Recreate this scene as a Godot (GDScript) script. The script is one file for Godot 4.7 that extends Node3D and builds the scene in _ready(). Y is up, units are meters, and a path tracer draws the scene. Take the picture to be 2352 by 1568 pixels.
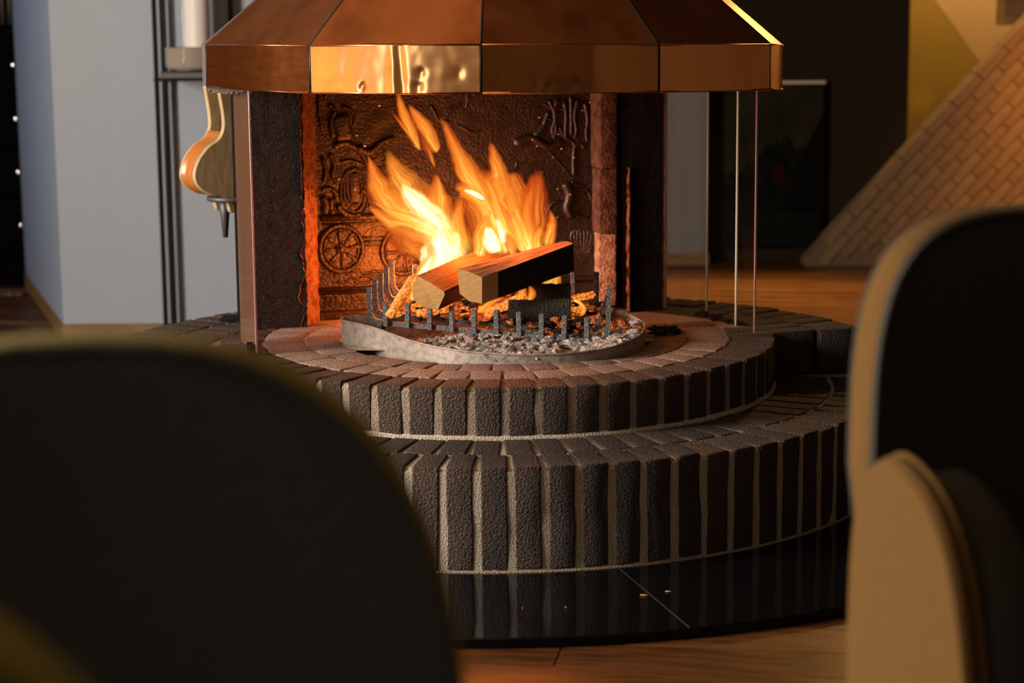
extends Node3D
# A copper-hooded open fireplace on a round two-tier brick hearth, with armchairs in front.
# World: origin on the granite plinth under the middle of the hearth, y up, +z towards the camera, metres.

const HT := 0.3474      # top of the upper brick tier
const HS := 0.2309      # top of the lower brick tier
const FL := -0.022      # wooden floor (the granite plinth lies on it)
var M := {}
var N1 := FastNoiseLite.new()
var WX := Transform3D(Basis(Vector3(.9666, 0, -.2562), Vector3.UP, Vector3(.2562, 0, .9666)), Vector3(-.637, 0, -.129))   # frame of the firebox wall: u right, v up, n to the viewer

func _ready():
	# ---- camera -------------------------------------------------------------
	var cam := Camera3D.new(); cam.name = "camera"
	var ca := CameraAttributesPhysical.new()
	ca.frustum_focal_length = 69.994
	ca.frustum_focus_distance = 4.62
	ca.exposure_aperture = 3.0
	ca.frustum_near = 0.05; ca.frustum_far = 60.0
	cam.attributes = ca
	cam.fov = 19.4565
	cam.transform = Transform3D(Basis(Vector3(.99996113, -.00869246, .00147519), Vector3(.00881675, .98586495, -.16730976), Vector3(0, .16731626, .98590327)), Vector3(0.0387, 1.1932, 5.0771))
	add_child(cam); cam.current = true
	# ---- sky, exposure ------------------------------------------------------
	var we := WorldEnvironment.new(); we.name = "environment"
	var env := Environment.new(); we.environment = env
	env.background_mode = Environment.BG_SKY
	var sky := Sky.new(); var psm := ProceduralSkyMaterial.new()
	psm.sky_top_color = Color(.55, .68, .85); psm.sky_horizon_color = Color(.8, .85, .9)
	psm.ground_bottom_color = Color(.35, .36, .35); psm.ground_horizon_color = Color(.6, .62, .63)
	psm.sun_angle_max = 1.0
	sky.sky_material = psm; env.sky = sky
	env.background_energy_multiplier = 0.9
	env.tonemap_mode = Environment.TONE_MAPPER_LINEAR
	env.tonemap_exposure = 1.0
	env.sdfgi_enabled = true; env.ssao_enabled = true; env.ssil_enabled = true
	add_child(we)
	# ---- daylight through the two windows of the left wall -------------------
	area("daylight_at_window", Vector3(-3.36, 1.38, 1.75), Vector3(0, -90, 0), Vector2(1.0, 1.3), Color(1.0, .945, .88), 31.0)
	area("daylight_at_far_window", Vector3(-3.36, 1.3, 4.75), Vector3(0, -90, 0), Vector2(.40, 1.3), Color(.88, .95, 1.0), 1.25)
	area("daylight_at_side_window", Vector3(-3.36, 1.35, -2.6), Vector3(0, -90, 0), Vector2(.8, 1.3), Color(.62, .8, 1.0), .42)
	# ---- fire light ---------------------------------------------------------
	omni("fire_light", Vector3(-.22, .50, -.15), Color(1, .47, .17), .24, .04)
	omni("fire_light_high", Vector3(.03, .64, -.04), Color(1, .47, .17), .05, .05)
	omni("fire_light_front", Vector3(-.07, .64, .03), Color(1, .47, .17), .085, .03)
	omni("fire_light_right", Vector3(.07, .68, .0), Color(1, .47, .17), .085, .03)
	omni("ember_light", Vector3(-.02, .43, .08), Color(1, .36, .08), .03, .05)

	N1.seed = 7; N1.frequency = 1.0; N1.noise_type = FastNoiseLite.TYPE_SIMPLEX_SMOOTH; N1.fractal_octaves = 3
	materials()
	room()
	plinth()
	hearth()
	firebox()
	fireback()
	hood()
	glass()
	pan()
	grate()
	logs()
	ash()
	fire()
	debris()
	bellows()
	shelf_unit()
	cabinet()
	added_glow_lamp()
	right_side()
	chairs()

# ============================ small helpers =====================================
func area(called, at, rot, size, col, e):
	var l := AreaLight3D.new(); l.name = called; l.area_size = size; l.light_color = col; l.light_energy = e
	l.position = at; l.rotation_degrees = rot; l.shadow_enabled = true; l.area_range = 14.0
	add_child(l, true)
func omni(called, at, col, e, size, par = null):
	var l := OmniLight3D.new(); l.name = called; l.position = at; l.light_color = col; l.light_energy = e
	l.light_size = size; l.omni_range = 12.0; l.omni_attenuation = 2.0; l.shadow_enabled = true
	(par if par else self).add_child(l, true)
func tag(o, label, category, group = ""):
	o.set_meta("label", label); o.set_meta("category", category)
	if group != "": o.set_meta("group", group)
	return o
func thing(called, label, category, at = Vector3.ZERO, group = ""):
	var o := Node3D.new(); o.name = called; o.position = at
	add_child(o, true); return tag(o, label, category, group)
func part(called, mesh, mat, par = null, xf = Transform3D()):
	var o := MeshInstance3D.new(); o.name = called; o.mesh = mesh; o.material_override = mat; o.transform = xf
	(par if par else self).add_child(o, true); return o
func struct(called, mesh, mat, at = Vector3.ZERO):
	var o = part(called, mesh, mat, null, Transform3D(Basis(), at)); o.set_meta("kind", "structure"); return o
func stuff(o): o.set_meta("kind", "stuff"); return o
func at(v, yaw = 0.0): return Transform3D(Basis(Vector3.UP, yaw), v)
func rng(s):
	var r := RandomNumberGenerator.new(); r.seed = s; return r
func S(): 
	var st := SurfaceTool.new(); st.begin(Mesh.PRIMITIVE_TRIANGLES); return st
func tri(st, a, b, c, ctr, ua = Vector2.ZERO, ub = Vector2.ZERO, uc = Vector2.ZERO):   # front face turned away from ctr
	if (a - c).cross(a - b).dot((a + b + c) / 3.0 - ctr) < 0:
		var t = b; b = c; c = t; t = ub; ub = uc; uc = t
	st.set_uv(ua); st.add_vertex(a); st.set_uv(ub); st.add_vertex(b); st.set_uv(uc); st.add_vertex(c)
func quad(st, a, b, c, d, ctr, ua = Vector2(0, 0), ub = Vector2(1, 0), uc = Vector2(1, 1), ud = Vector2(0, 1)):
	tri(st, a, b, c, ctr, ua, ub, uc); tri(st, a, c, d, ctr, ua, uc, ud)
func done(st):
	st.generate_normals(); return st.commit()
func grid(st, nu, nv, f, flip = false):                     # f(u, v) -> point; smooth
	var p := []
	for j in nv + 1:
		for i in nu + 1: p.append(f.call(float(i) / nu, float(j) / nv))
	for j in nv:
		for i in nu:
			var a = j * (nu + 1) + i; var b = a + 1; var c = b + nu + 1; var d = a + nu + 1
			var q = [a, d, c, a, c, b] if flip else [a, b, c, a, c, d]
			for k in q:
				st.set_uv(Vector2(float(k % (nu + 1)) / nu, float(k / (nu + 1)) / nv)); st.add_vertex(p[k])
func rough_box(s, r, amp, sd, nx, ny, nz, freq = 30.0):     # rounded box with an uneven skin
	var st = S(); var h = s * .5; var off = Vector3(sd * 3.71, sd * 1.93, sd * 2.37)
	var f = func(p):
		var q = p.clamp(-h + Vector3(r, r, r), h - Vector3(r, r, r))
		var d = p - q
		if d.length() > 1e-7: p = q + d.normalized() * r
		var n = p.normalized()
		return p + Vector3(N1.get_noise_3dv(p * freq + off), N1.get_noise_3dv(p * freq + off + Vector3(40, 0, 0)), N1.get_noise_3dv(p * freq + off + Vector3(0, 40, 0))) * amp
	for ax in 3:
		var a1 = (ax + 1) % 3; var a2 = (ax + 2) % 3; var nn = [nx, ny, nz]
		for sg in [-1, 1]:
			for i in nn[a1]:
				for j in nn[a2]:
					var c := []
					for k in [[0, 0], [1, 0], [1, 1], [0, 1]]:
						var p := Vector3.ZERO
						p[ax] = sg * h[ax]
						var t1 = (i + k[0]) / float(nn[a1]); var t2 = (j + k[1]) / float(nn[a2])
						p[a1] = lerp(-h[a1], h[a1], t1); p[a2] = lerp(-h[a2], h[a2], t2)
						if k[0] + i == 1 and nn[a1] > 2: p[a1] = -h[a1] + r * 1.2
						if k[0] + i == nn[a1] - 1 and nn[a1] > 2: p[a1] = h[a1] - r * 1.2
						if k[1] + j == 1 and nn[a2] > 2: p[a2] = -h[a2] + r * 1.2
						if k[1] + j == nn[a2] - 1 and nn[a2] > 2: p[a2] = h[a2] - r * 1.2
						c.append(f.call(p))
					quad(st, c[0], c[1], c[2], c[3], Vector3.ZERO)
	return done(st)
func box(s, r = 0.0):                                       # chamfered box, flat faces
	if r <= 0.0:
		var b := BoxMesh.new(); b.size = s; return b
	var st = S(); st.set_smooth_group(-1); var h = s * .5
	var P = func(sx, sy, sz, ax):
		var v = Vector3(sx * (h.x - r), sy * (h.y - r), sz * (h.z - r)); v[ax] += [sx, sy, sz][ax] * r; return v
	for ax in 3:
		var b1 = (ax + 1) % 3; var b2 = (ax + 2) % 3
		for sg in [-1, 1]:
			var c := []
			for k in [[-1, -1], [1, -1], [1, 1], [-1, 1]]:
				var q = [0, 0, 0]; q[ax] = sg; q[b1] = k[0]; q[b2] = k[1]; c.append(P.call(q[0], q[1], q[2], ax))
			quad(st, c[0], c[1], c[2], c[3], Vector3.ZERO)
		for s1 in [-1, 1]:
			for s2 in [-1, 1]:                                 # edge along ax between faces b1 and b2
				var q0 = [0, 0, 0]; q0[ax] = -1; q0[b1] = s1; q0[b2] = s2
				var q1 = [0, 0, 0]; q1[ax] = 1; q1[b1] = s1; q1[b2] = s2
				quad(st, P.call(q0[0], q0[1], q0[2], b1), P.call(q1[0], q1[1], q1[2], b1), P.call(q1[0], q1[1], q1[2], b2), P.call(q0[0], q0[1], q0[2], b2), Vector3.ZERO)
	for sx in [-1, 1]:
		for sy in [-1, 1]:
			for sz in [-1, 1]: tri(st, P.call(sx, sy, sz, 0), P.call(sx, sy, sz, 1), P.call(sx, sy, sz, 2), Vector3.ZERO)
	return done(st)
func tube(st, path, rad, sides = 8, sq = 0.0):              # round (or, sq = 1, square) bar along a path; rad is a number or a list
	var rings := []; var n = path.size(); var ref = Vector3.UP
	for i in n:
		var t = (path[min(i + 1, n - 1)] - path[max(i - 1, 0)]).normalized()
		if i == 0 and absf(t.dot(ref)) > .95: ref = Vector3(0, 0, 1)
		var x = (ref - t * ref.dot(t)).normalized(); ref = x
		var y = t.cross(x); var ring := []; var r = rad[i] if rad is Array else rad
		for k in sides:
			var a = TAU * (k + .5 * sq) / sides
			ring.append(path[i] + (x * cos(a) + y * sin(a)) * r * (1.414 if sq > 0 else 1.0))
		rings.append(ring)
	for i in n - 1:
		var ctr = (path[i] + path[i + 1]) * .5
		for k in sides:
			var k2 = (k + 1) % sides
			quad(st, rings[i][k], rings[i][k2], rings[i + 1][k2], rings[i + 1][k], ctr, Vector2(float(k) / sides, float(i) / n), Vector2(float(k + 1) / sides, float(i) / n), Vector2(float(k + 1) / sides, float(i + 1) / n), Vector2(float(k) / sides, float(i + 1) / n))
	for e in [0, n - 1]:
		var inner = path[1] if e == 0 else path[n - 2]
		for k in sides: tri(st, path[e], rings[e][k], rings[e][(k + 1) % sides], inner)
func tube_mesh(path, rad, sides = 8, sq = 0.0):
	var st = S()
	if sq > 0: st.set_smooth_group(-1)
	tube(st, path, rad, sides, sq); return done(st)
func smooth_path(pts, n = 8):
	var c := Curve3D.new()
	for i in pts.size():
		var t = (pts[min(i + 1, pts.size() - 1)] - pts[max(i - 1, 0)]) / 6.0
		c.add_point(pts[i], -t, t)
	var out := []
	for i in (pts.size() - 1) * n + 1: out.append(c.sample(int(i / n), float(i % n) / n))
	return out
func lathe(prof, a0 = 0.0, a1 = TAU, n = 96, flat = false):   # prof: Vector2(radius, y) from outside-bottom upwards; angle measured from +z towards +x
	var st = S()
	if flat: st.set_smooth_group(-1)
	for i in prof.size() - 1:
		var p = prof[i]; var q = prof[i + 1]
		if not flat: st.set_smooth_group(i)
		for k in n:
			var t0 = a0 + (a1 - a0) * k / n; var t1 = a0 + (a1 - a0) * (k + 1) / n
			var A = Vector3(sin(t0) * p.x, p.y, cos(t0) * p.x); var B = Vector3(sin(t1) * p.x, p.y, cos(t1) * p.x)
			var C = Vector3(sin(t1) * q.x, q.y, cos(t1) * q.x); var D = Vector3(sin(t0) * q.x, q.y, cos(t0) * q.x)
			var tm = (t0 + t1) / 2; var d = q - p
			var out = Vector3(sin(tm) * d.y, -d.x, cos(tm) * d.y)    # outward for a profile that runs upwards on the outside
			var ctr = (A + C) / 2 - out * .01 / max(out.length(), 1e-6)
			if p.x > 1e-6: tri(st, A, B, C, ctr)
			if q.x > 1e-6: tri(st, A, C, D, ctr)
	return done(st)
func prism(poly, z0, z1, bev = 0.0, smooth_side = false):    # extruded outline in xy
	var st = S(); var n = poly.size(); var ar = 0.0
	for i in n: ar += poly[i].cross(poly[(i + 1) % n])
	var sg = 1.0 if ar > 0 else -1.0; var inset := PackedVector2Array()
	for i in n:
		var e0 = (poly[i] - poly[(i + n - 1) % n]).normalized(); var e1 = (poly[(i + 1) % n] - poly[i]).normalized()
		var nn = (Vector2(-e0.y, e0.x) + Vector2(-e1.y, e1.x)) * sg
		nn = nn.normalized() / max(.5, sqrt((1 + e0.dot(e1)) / 2)); inset.append(poly[i] + nn * bev)
	var L = [[inset, z0], [poly, z0 + bev], [poly, z1 - bev], [inset, z1]] if bev > 0 else [[poly, z0], [poly, z1]]
	var idx = Geometry2D.triangulate_polygon(poly)
	st.set_smooth_group(-1)
	for e in [0, 1]:
		var z = z1 if e else z0; var c = Vector3(0, 0, (z0 + z1) / 2)
		for k in range(0, idx.size(), 3):
			var a = inset[idx[k]]; var b = inset[idx[k + 1]]; var d = inset[idx[k + 2]]
			var A = Vector3(a.x, a.y, z); c.x = (a.x + b.x + d.x) / 3; c.y = (a.y + b.y + d.y) / 3
			tri(st, A, Vector3(b.x, b.y, z), Vector3(d.x, d.y, z), c, a, b, d)
	st.set_smooth_group(1 if smooth_side else -1)
	for l in L.size() - 1:
		for i in n:
			var i2 = (i + 1) % n; var p = L[l][0]; var q = L[l + 1][0]
			var e = (poly[i2] - poly[i]); var o = Vector3(e.y, -e.x, 0) * sg
			var a = Vector3(p[i].x, p[i].y, L[l][1]); var b = Vector3(p[i2].x, p[i2].y, L[l][1]); var c = Vector3(q[i2].x, q[i2].y, L[l + 1][1]); var d = Vector3(q[i].x, q[i].y, L[l + 1][1])
			quad(st, a, b, c, d, (a + c) / 2 - o.normalized() * .05 - Vector3(0, 0, sign((L[l][1] + L[l + 1][1]) / 2 - (z0 + z1) / 2)) * (.02 if L.size() > 2 and l != 1 else 0.0))
	return done(st)

# ============================ materials =========================================
func noise_tex(sd, freq, oct, ramp = null, normal = false, bump = 4.0, size = 512, type = FastNoiseLite.TYPE_SIMPLEX_SMOOTH, h = 0):
	var n := FastNoiseLite.new(); n.seed = sd; n.frequency = freq; n.fractal_octaves = oct; n.fractal_gain = .62; n.noise_type = type
	var t := NoiseTexture2D.new(); t.width = size; t.height = h if h else size; t.seamless = true; t.noise = n; t.generate_mipmaps = false
	if ramp: t.color_ramp = ramp
	if normal: t.as_normal_map = true; t.bump_strength = bump
	return t
func ramp(pairs):
	var g := Gradient.new(); var o := PackedFloat32Array(); var c := PackedColorArray()
	for p in pairs: o.append(p[0]); c.append(p[1])
	g.offsets = o; g.colors = c; return g
func L(r, g, b): return Color(r, g, b).linear_to_srgb()      # a base colour given as linear reflectance
func mat(called, col, rough = .8, metal = 0.0):
	var m := StandardMaterial3D.new(); m.resource_name = called; m.albedo_color = col; m.roughness = rough; m.metallic = metal
	M[called] = m; return m
func tex(m, t, scale = 4.0, world = false):
	m.albedo_texture = t; m.uv1_triplanar = true; m.uv1_world_triplanar = world; m.uv1_scale = Vector3.ONE * scale if not scale is Vector3 else scale
	m.uv1_triplanar_sharpness = 4.0
	return m
func bump(m, t, cm):
	m.heightmap_enabled = true; m.heightmap_texture = t; m.heightmap_scale = cm; return m

func materials():
	var grain_h = noise_tex(11, .045, 5)
	var pits_h = noise_tex(12, .03, 4, ramp([[0, Color(0, 0, 0)], [.42, Color(.15, .15, .15)], [.6, Color(.7, .7, .7)], [1, Color(1, 1, 1)]]))
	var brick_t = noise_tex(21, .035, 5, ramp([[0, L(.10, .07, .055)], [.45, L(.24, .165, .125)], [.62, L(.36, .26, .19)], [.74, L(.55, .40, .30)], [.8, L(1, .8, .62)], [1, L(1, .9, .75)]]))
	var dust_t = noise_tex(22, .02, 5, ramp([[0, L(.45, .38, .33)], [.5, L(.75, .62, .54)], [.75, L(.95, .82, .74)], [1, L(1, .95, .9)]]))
	var mort_t = noise_tex(23, .05, 4, ramp([[0, L(.35, .32, .28)], [.5, L(.8, .74, .66)], [1, L(1, .97, .9)]]))
	for k in 4:
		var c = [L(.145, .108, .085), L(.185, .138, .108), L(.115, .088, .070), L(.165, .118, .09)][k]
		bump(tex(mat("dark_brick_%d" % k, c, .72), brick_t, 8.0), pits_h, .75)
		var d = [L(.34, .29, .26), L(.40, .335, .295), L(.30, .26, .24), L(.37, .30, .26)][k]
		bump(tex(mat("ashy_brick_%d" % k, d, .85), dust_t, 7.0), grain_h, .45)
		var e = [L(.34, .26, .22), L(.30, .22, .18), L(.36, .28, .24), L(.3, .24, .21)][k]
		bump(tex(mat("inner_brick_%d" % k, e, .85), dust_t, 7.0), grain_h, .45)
	bump(tex(mat("mortar", L(.64, .595, .53), .95), mort_t, 8.0), grain_h, .5)
	bump(tex(mat("sooty_mortar", L(.40, .34, .29), .95), mort_t, 8.0), grain_h, .5)
	var gr = mat("black_granite", L(.005, .005, .0054), .07); gr.metallic_specular = .36
	tex(gr, noise_tex(31, .2, 3, ramp([[0, L(.5, .5, .5)], [.7, L(.9, .9, .9)], [1, L(1, 1, 1)]])), 3.0)
	mat("seam_metal", L(.30, .22, .14), .45, .6)
	# copper
	var cu = mat("copper_band", L(.80, .34, .115), .10, 1.0)
	cu.roughness_texture = noise_tex(41, .012, 4, ramp([[0, Color(.75, .75, .75)], [1, Color(1, 1, 1)]])); cu.roughness = .17; cu.uv1_triplanar = true; cu.uv1_scale = Vector3(2, 8, 2)
	var cp = mat("copper_sheet", L(.74, .30, .105), .26, 1.0)
	tex(cp, noise_tex(42, .006, 4, ramp([[0, L(.42, .36, .34)], [.5, L(.85, .82, .8)], [1, L(1, 1, 1)]])), Vector3(1.2, 3.0, 1.2))
	cp.normal_enabled = true; cp.normal_texture = noise_tex(43, .02, 2, null, true, 2.0); cp.normal_scale = .12
	mat("hood_seam", L(.012, .009, .007), .5, .3)
	mat("hood_inside", L(.015, .012, .01), .9)
	# firebox
	var soot_t = noise_tex(51, .02, 5, ramp([[0, L(.3, .28, .26)], [.6, L(.7, .6, .52)], [.8, L(1, .85, .7)], [1, L(1, .95, .85)]]))
	var sp = bump(tex(mat("sooty_stone", L(.0125, .0085, .006), .36), soot_t, 8.0), noise_tex(52, .040, 4), 1.7)
	sp.metallic_specular = .28
	var rb = bump(tex(mat("red_firebrick", L(.44, .25, .165), .9), noise_tex(53, .012, 5, ramp([[0, L(.22, .12, .08)], [.36, L(.7, .5, .4)], [.6, L(1, .9, .8)], [1, L(1, 1, 1)]])), 4.0), grain_h, .8)
	var pb = bump(tex(mat("pale_firebrick", L(.80, .58, .43), .9), noise_tex(54, .01, 5, ramp([[0, L(.3, .17, .11)], [.4, L(.75, .6, .5)], [1, L(1, 1, 1)]])), 4.0), grain_h, .8)
	bump(tex(mat("brown_firebrick", L(.20, .10, .062), .85), noise_tex(58, .012, 5, ramp([[0, L(.25, .15, .1)], [.45, L(.7, .6, .5)], [.7, L(1, 1, 1)], [1, L(1, 1, 1)]])), 4.0), grain_h, .8)
	var ci = bump(tex(mat("cast_iron_plate", L(.026, .0135, .0075), .42), noise_tex(55, .02, 5, ramp([[0, L(.35, .3, .28)], [.55, L(.8, .72, .66)], [1, L(1, 1, 1)]])), 4.0), noise_tex(56, .04, 4), .22)
	ci.metallic_specular = .6
	mat("plaster_edge", L(.50, .40, .32), .9)
	bump(mat("fibre_seal", L(.25, .21, .17), 1.0), noise_tex(57, .1, 3), 1.0)
	# iron, steel
	var fe = bump(tex(mat("forged_iron", L(.17, .168, .175), .55, .35), noise_tex(61, .03, 4, ramp([[0, L(.35, .33, .32)], [.5, L(.7, .7, .7)], [.8, L(1, 1, 1)], [1, L(1, 1, 1)]])), 6.0), noise_tex(62, .06, 3), .25)
	var zn = tex(mat("galvanised_steel", L(.34, .295, .26), .5, .35), noise_tex(63, .018, 5, ramp([[0, L(.40, .36, .36)], [.48, L(.75, .72, .7)], [.55, L(.95, .92, .9)], [1, L(1, .98, .95)]])), 4.0)
	mat("black_steel", L(.008, .008, .010), .6, .0).metallic_specular = .2
	mat("grey_iron", L(.085, .078, .08), .5, .5)
	mat("chrome", L(.85, .87, .9), .12, 1.0)
	# wood, char, ash
	var wg = noise_tex(71, .008, 4, ramp([[0, L(.40, .28, .18)], [.4, L(.75, .66, .55)], [.6, L(.92, .86, .78)], [1, L(1, 1, 1)]]), false, 4.0, 512, FastNoiseLite.TYPE_SIMPLEX_SMOOTH, 512)
	var wk = noise_tex(69, .012, 5, ramp([[0, L(.10, .05, .03)], [.30, L(.16, .08, .045)], [.36, L(.62, .50, .38)], [.5, L(.85, .76, .65)], [1, L(1, 1, 1)]]))
	var wl = mat("split_wood", L(.60, .35, .17), .8); wl.albedo_texture = wk; wl.uv1_scale = Vector3(.45, 5.0, 1); bump(wl, wk, .8)
	var we_ = mat("end_grain", L(.60, .36, .135), .8); we_.albedo_texture = noise_tex(70, .01, 4, ramp([[0, L(.72, .62, .5)], [1, L(1, 1, 1)]])); we_.uv1_scale = Vector3(.35, 5.0, 1); bump(we_, wg, .2)
	var ch = bump(mat("charred_wood", L(.010, .008, .007), .9), noise_tex(72, .05, 4), .5); ch.uv1_scale = Vector3(1, 4, 1)
	var bk = bump(tex(mat("burnt_bark", L(.055, .045, .036), .8), noise_tex(73, .03, 4, ramp([[0, L(.2, .18, .17)], [.6, L(.6, .55, .5)], [1, L(1, .9, .7)]])), 7.0), noise_tex(74, .04, 4), 1.5)
	var ash_t = noise_tex(75, .03, 4, ramp([[0, L(.35, .33, .33)], [.5, L(.8, .77, .74)], [1, L(1, .98, .95)]]))
	bump(tex(mat("ash", L(.80, .75, .70), 1.0), ash_t, 9.0), noise_tex(76, .06, 4), .8)
	bump(tex(mat("grey_ash", L(.45, .43, .43), 1.0), ash_t, 9.0), noise_tex(76, .06, 4), .8)
	var em = mat("ember_and_firelit_ash", L(.12, .05, .03), .9)
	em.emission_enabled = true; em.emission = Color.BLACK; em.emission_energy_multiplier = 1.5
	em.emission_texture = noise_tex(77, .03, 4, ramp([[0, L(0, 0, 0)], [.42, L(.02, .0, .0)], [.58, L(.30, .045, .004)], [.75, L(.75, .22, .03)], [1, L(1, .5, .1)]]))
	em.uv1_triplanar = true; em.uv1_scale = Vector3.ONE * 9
	var em2 = em.duplicate(); em2.resource_name = "hot_stick"; em2.albedo_color = L(.3, .15, .07); em2.emission_energy_multiplier = 2.2
	em2.emission_texture = noise_tex(78, .02, 4, ramp([[0, L(.02, .003, .0)], [.4, L(.2, .035, .004)], [.6, L(.55, .16, .02)], [1, L(.9, .4, .08)]])); M["hot_stick"] = em2
	var sk = mat("spark_glow", L(.1, .05, .03), .9); sk.emission_enabled = true; sk.emission = L(1, .33, .12); sk.emission_energy_multiplier = 1.6
	# room
	var pw = noise_tex(81, .01, 4, ramp([[0, L(.96, .96, .96)], [1, L(1, 1, 1)]]))
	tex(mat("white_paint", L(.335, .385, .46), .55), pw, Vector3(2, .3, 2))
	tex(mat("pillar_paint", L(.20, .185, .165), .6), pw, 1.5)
	tex(mat("dark_paint", L(.026, .0175, .010), .95), pw, 1.0); M["dark_paint"].metallic_specular = .12
	tex(mat("plain_paint", L(.42, .30, .19), .8), pw, 1.0)
	tex(mat("brown_paint", L(.13, .095, .06), .8), pw, 1.0)
	tex(mat("yellow_paint", L(.46, .36, .10), .8), pw, 1.0)
	tex(mat("cream_paint", L(.72, .58, .44), .8), pw, 1.0)
	for k in 4:
		var fm = mat("floor_wood_%d" % k, [L(.105, .042, .012), L(.084, .033, .0095), L(.12, .050, .0145), L(.094, .037, .011)][k], .38); fm.metallic_specular = .38
		tex(fm, noise_tex(85 + k, .006, 5, ramp([[0, L(.30, .24, .2)], [.4, L(.72, .66, .6)], [.65, L(1, .96, .9)], [1, L(1, 1, 1)]])), Vector3(1.2, 6, 12))
	var bb = tex(mat("baseboard_wood", L(.30, .17, .065), .5), noise_tex(89, .006, 4, ramp([[0, L(.5, .45, .4)], [1, L(1, 1, 1)]])), Vector3(1, 8, 1))
	bump(tex(mat("stair_brick", L(.24, .15, .068), .85), noise_tex(91, .01, 4, ramp([[0, L(.75, .7, .66)], [1, L(1, 1, 1)]])), 3.0), grain_h, .3)
	bump(tex(mat("stair_brick_dark", L(.21, .128, .055), .85), noise_tex(92, .01, 4, ramp([[0, L(.75, .7, .66)], [1, L(1, 1, 1)]])), 3.0), grain_h, .3)
	mat("stair_joint", L(.13, .085, .042), .95)
	mat("dark_cabinet", L(.003, .0024, .0024), .8).metallic_specular = .12
	tex(mat("slat_wood", L(.62, .36, .13), .6), noise_tex(93, .01, 4), Vector3(6, 1, 6))
	# upholstery
	var weave = noise_tex(95, .18, 3)
	var mu = bump(tex(mat("mustard_cloth", L(.135, .063, .003), .95), noise_tex(96, .02, 4, ramp([[0, L(.82, .8, .78)], [1, L(1, 1, 1)]])), 5.0), weave, .12)
	bump(tex(mat("olive_cloth", L(.22, .185, .012), .95), noise_tex(99, .02, 4, ramp([[0, L(.82, .8, .78)], [1, L(1, 1, 1)]])), 5.0), weave, .12)
	var dg = bump(tex(mat("dark_cloth", L(.058, .054, .042), .95), noise_tex(97, .02, 4, ramp([[0, L(.8, .8, .8)], [1, L(1, 1, 1)]])), 5.0), weave, .12)
	# bellows
	tex(mat("beech", L(.52, .40, .22), .6), noise_tex(98, .008, 4, ramp([[0, L(.62, .56, .48)], [1, L(1, 1, 1)]])), Vector3(14, 2.5, 14))
	mat("leather", L(.36, .125, .028), .32)
	mat("vase_sand", L(.30, .25, .21), 1.0)
	mat("candle_wax", L(.80, .77, .72), .5)
	var gl = mat("clear_glass", Color(.10, .10, .08, .03), .02); gl.metallic_specular = .13; gl.transparency = BaseMaterial3D.TRANSPARENCY_ALPHA
	var sg = mat("brown_reflection_glass", Color(.50, .37, .28, .38), .04); sg.transparency = BaseMaterial3D.TRANSPARENCY_ALPHA  # brown tint paints the reflection on the left pane into its colour
	var ge = mat("glass_edge", L(.30, .36, .22), .25); ge.transparency = BaseMaterial3D.TRANSPARENCY_ALPHA; ge.albedo_color.a = .8
	ge.roughness = .3
	mat("pale_edge", L(.62, .60, .46), .35)
	mat("rose_edge", L(.34, .16, .16), .3)
	mat("rust_stain", L(.42, .17, .05), .9)
	mat("chip_wood", L(.75, .42, .12), .8)

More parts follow.
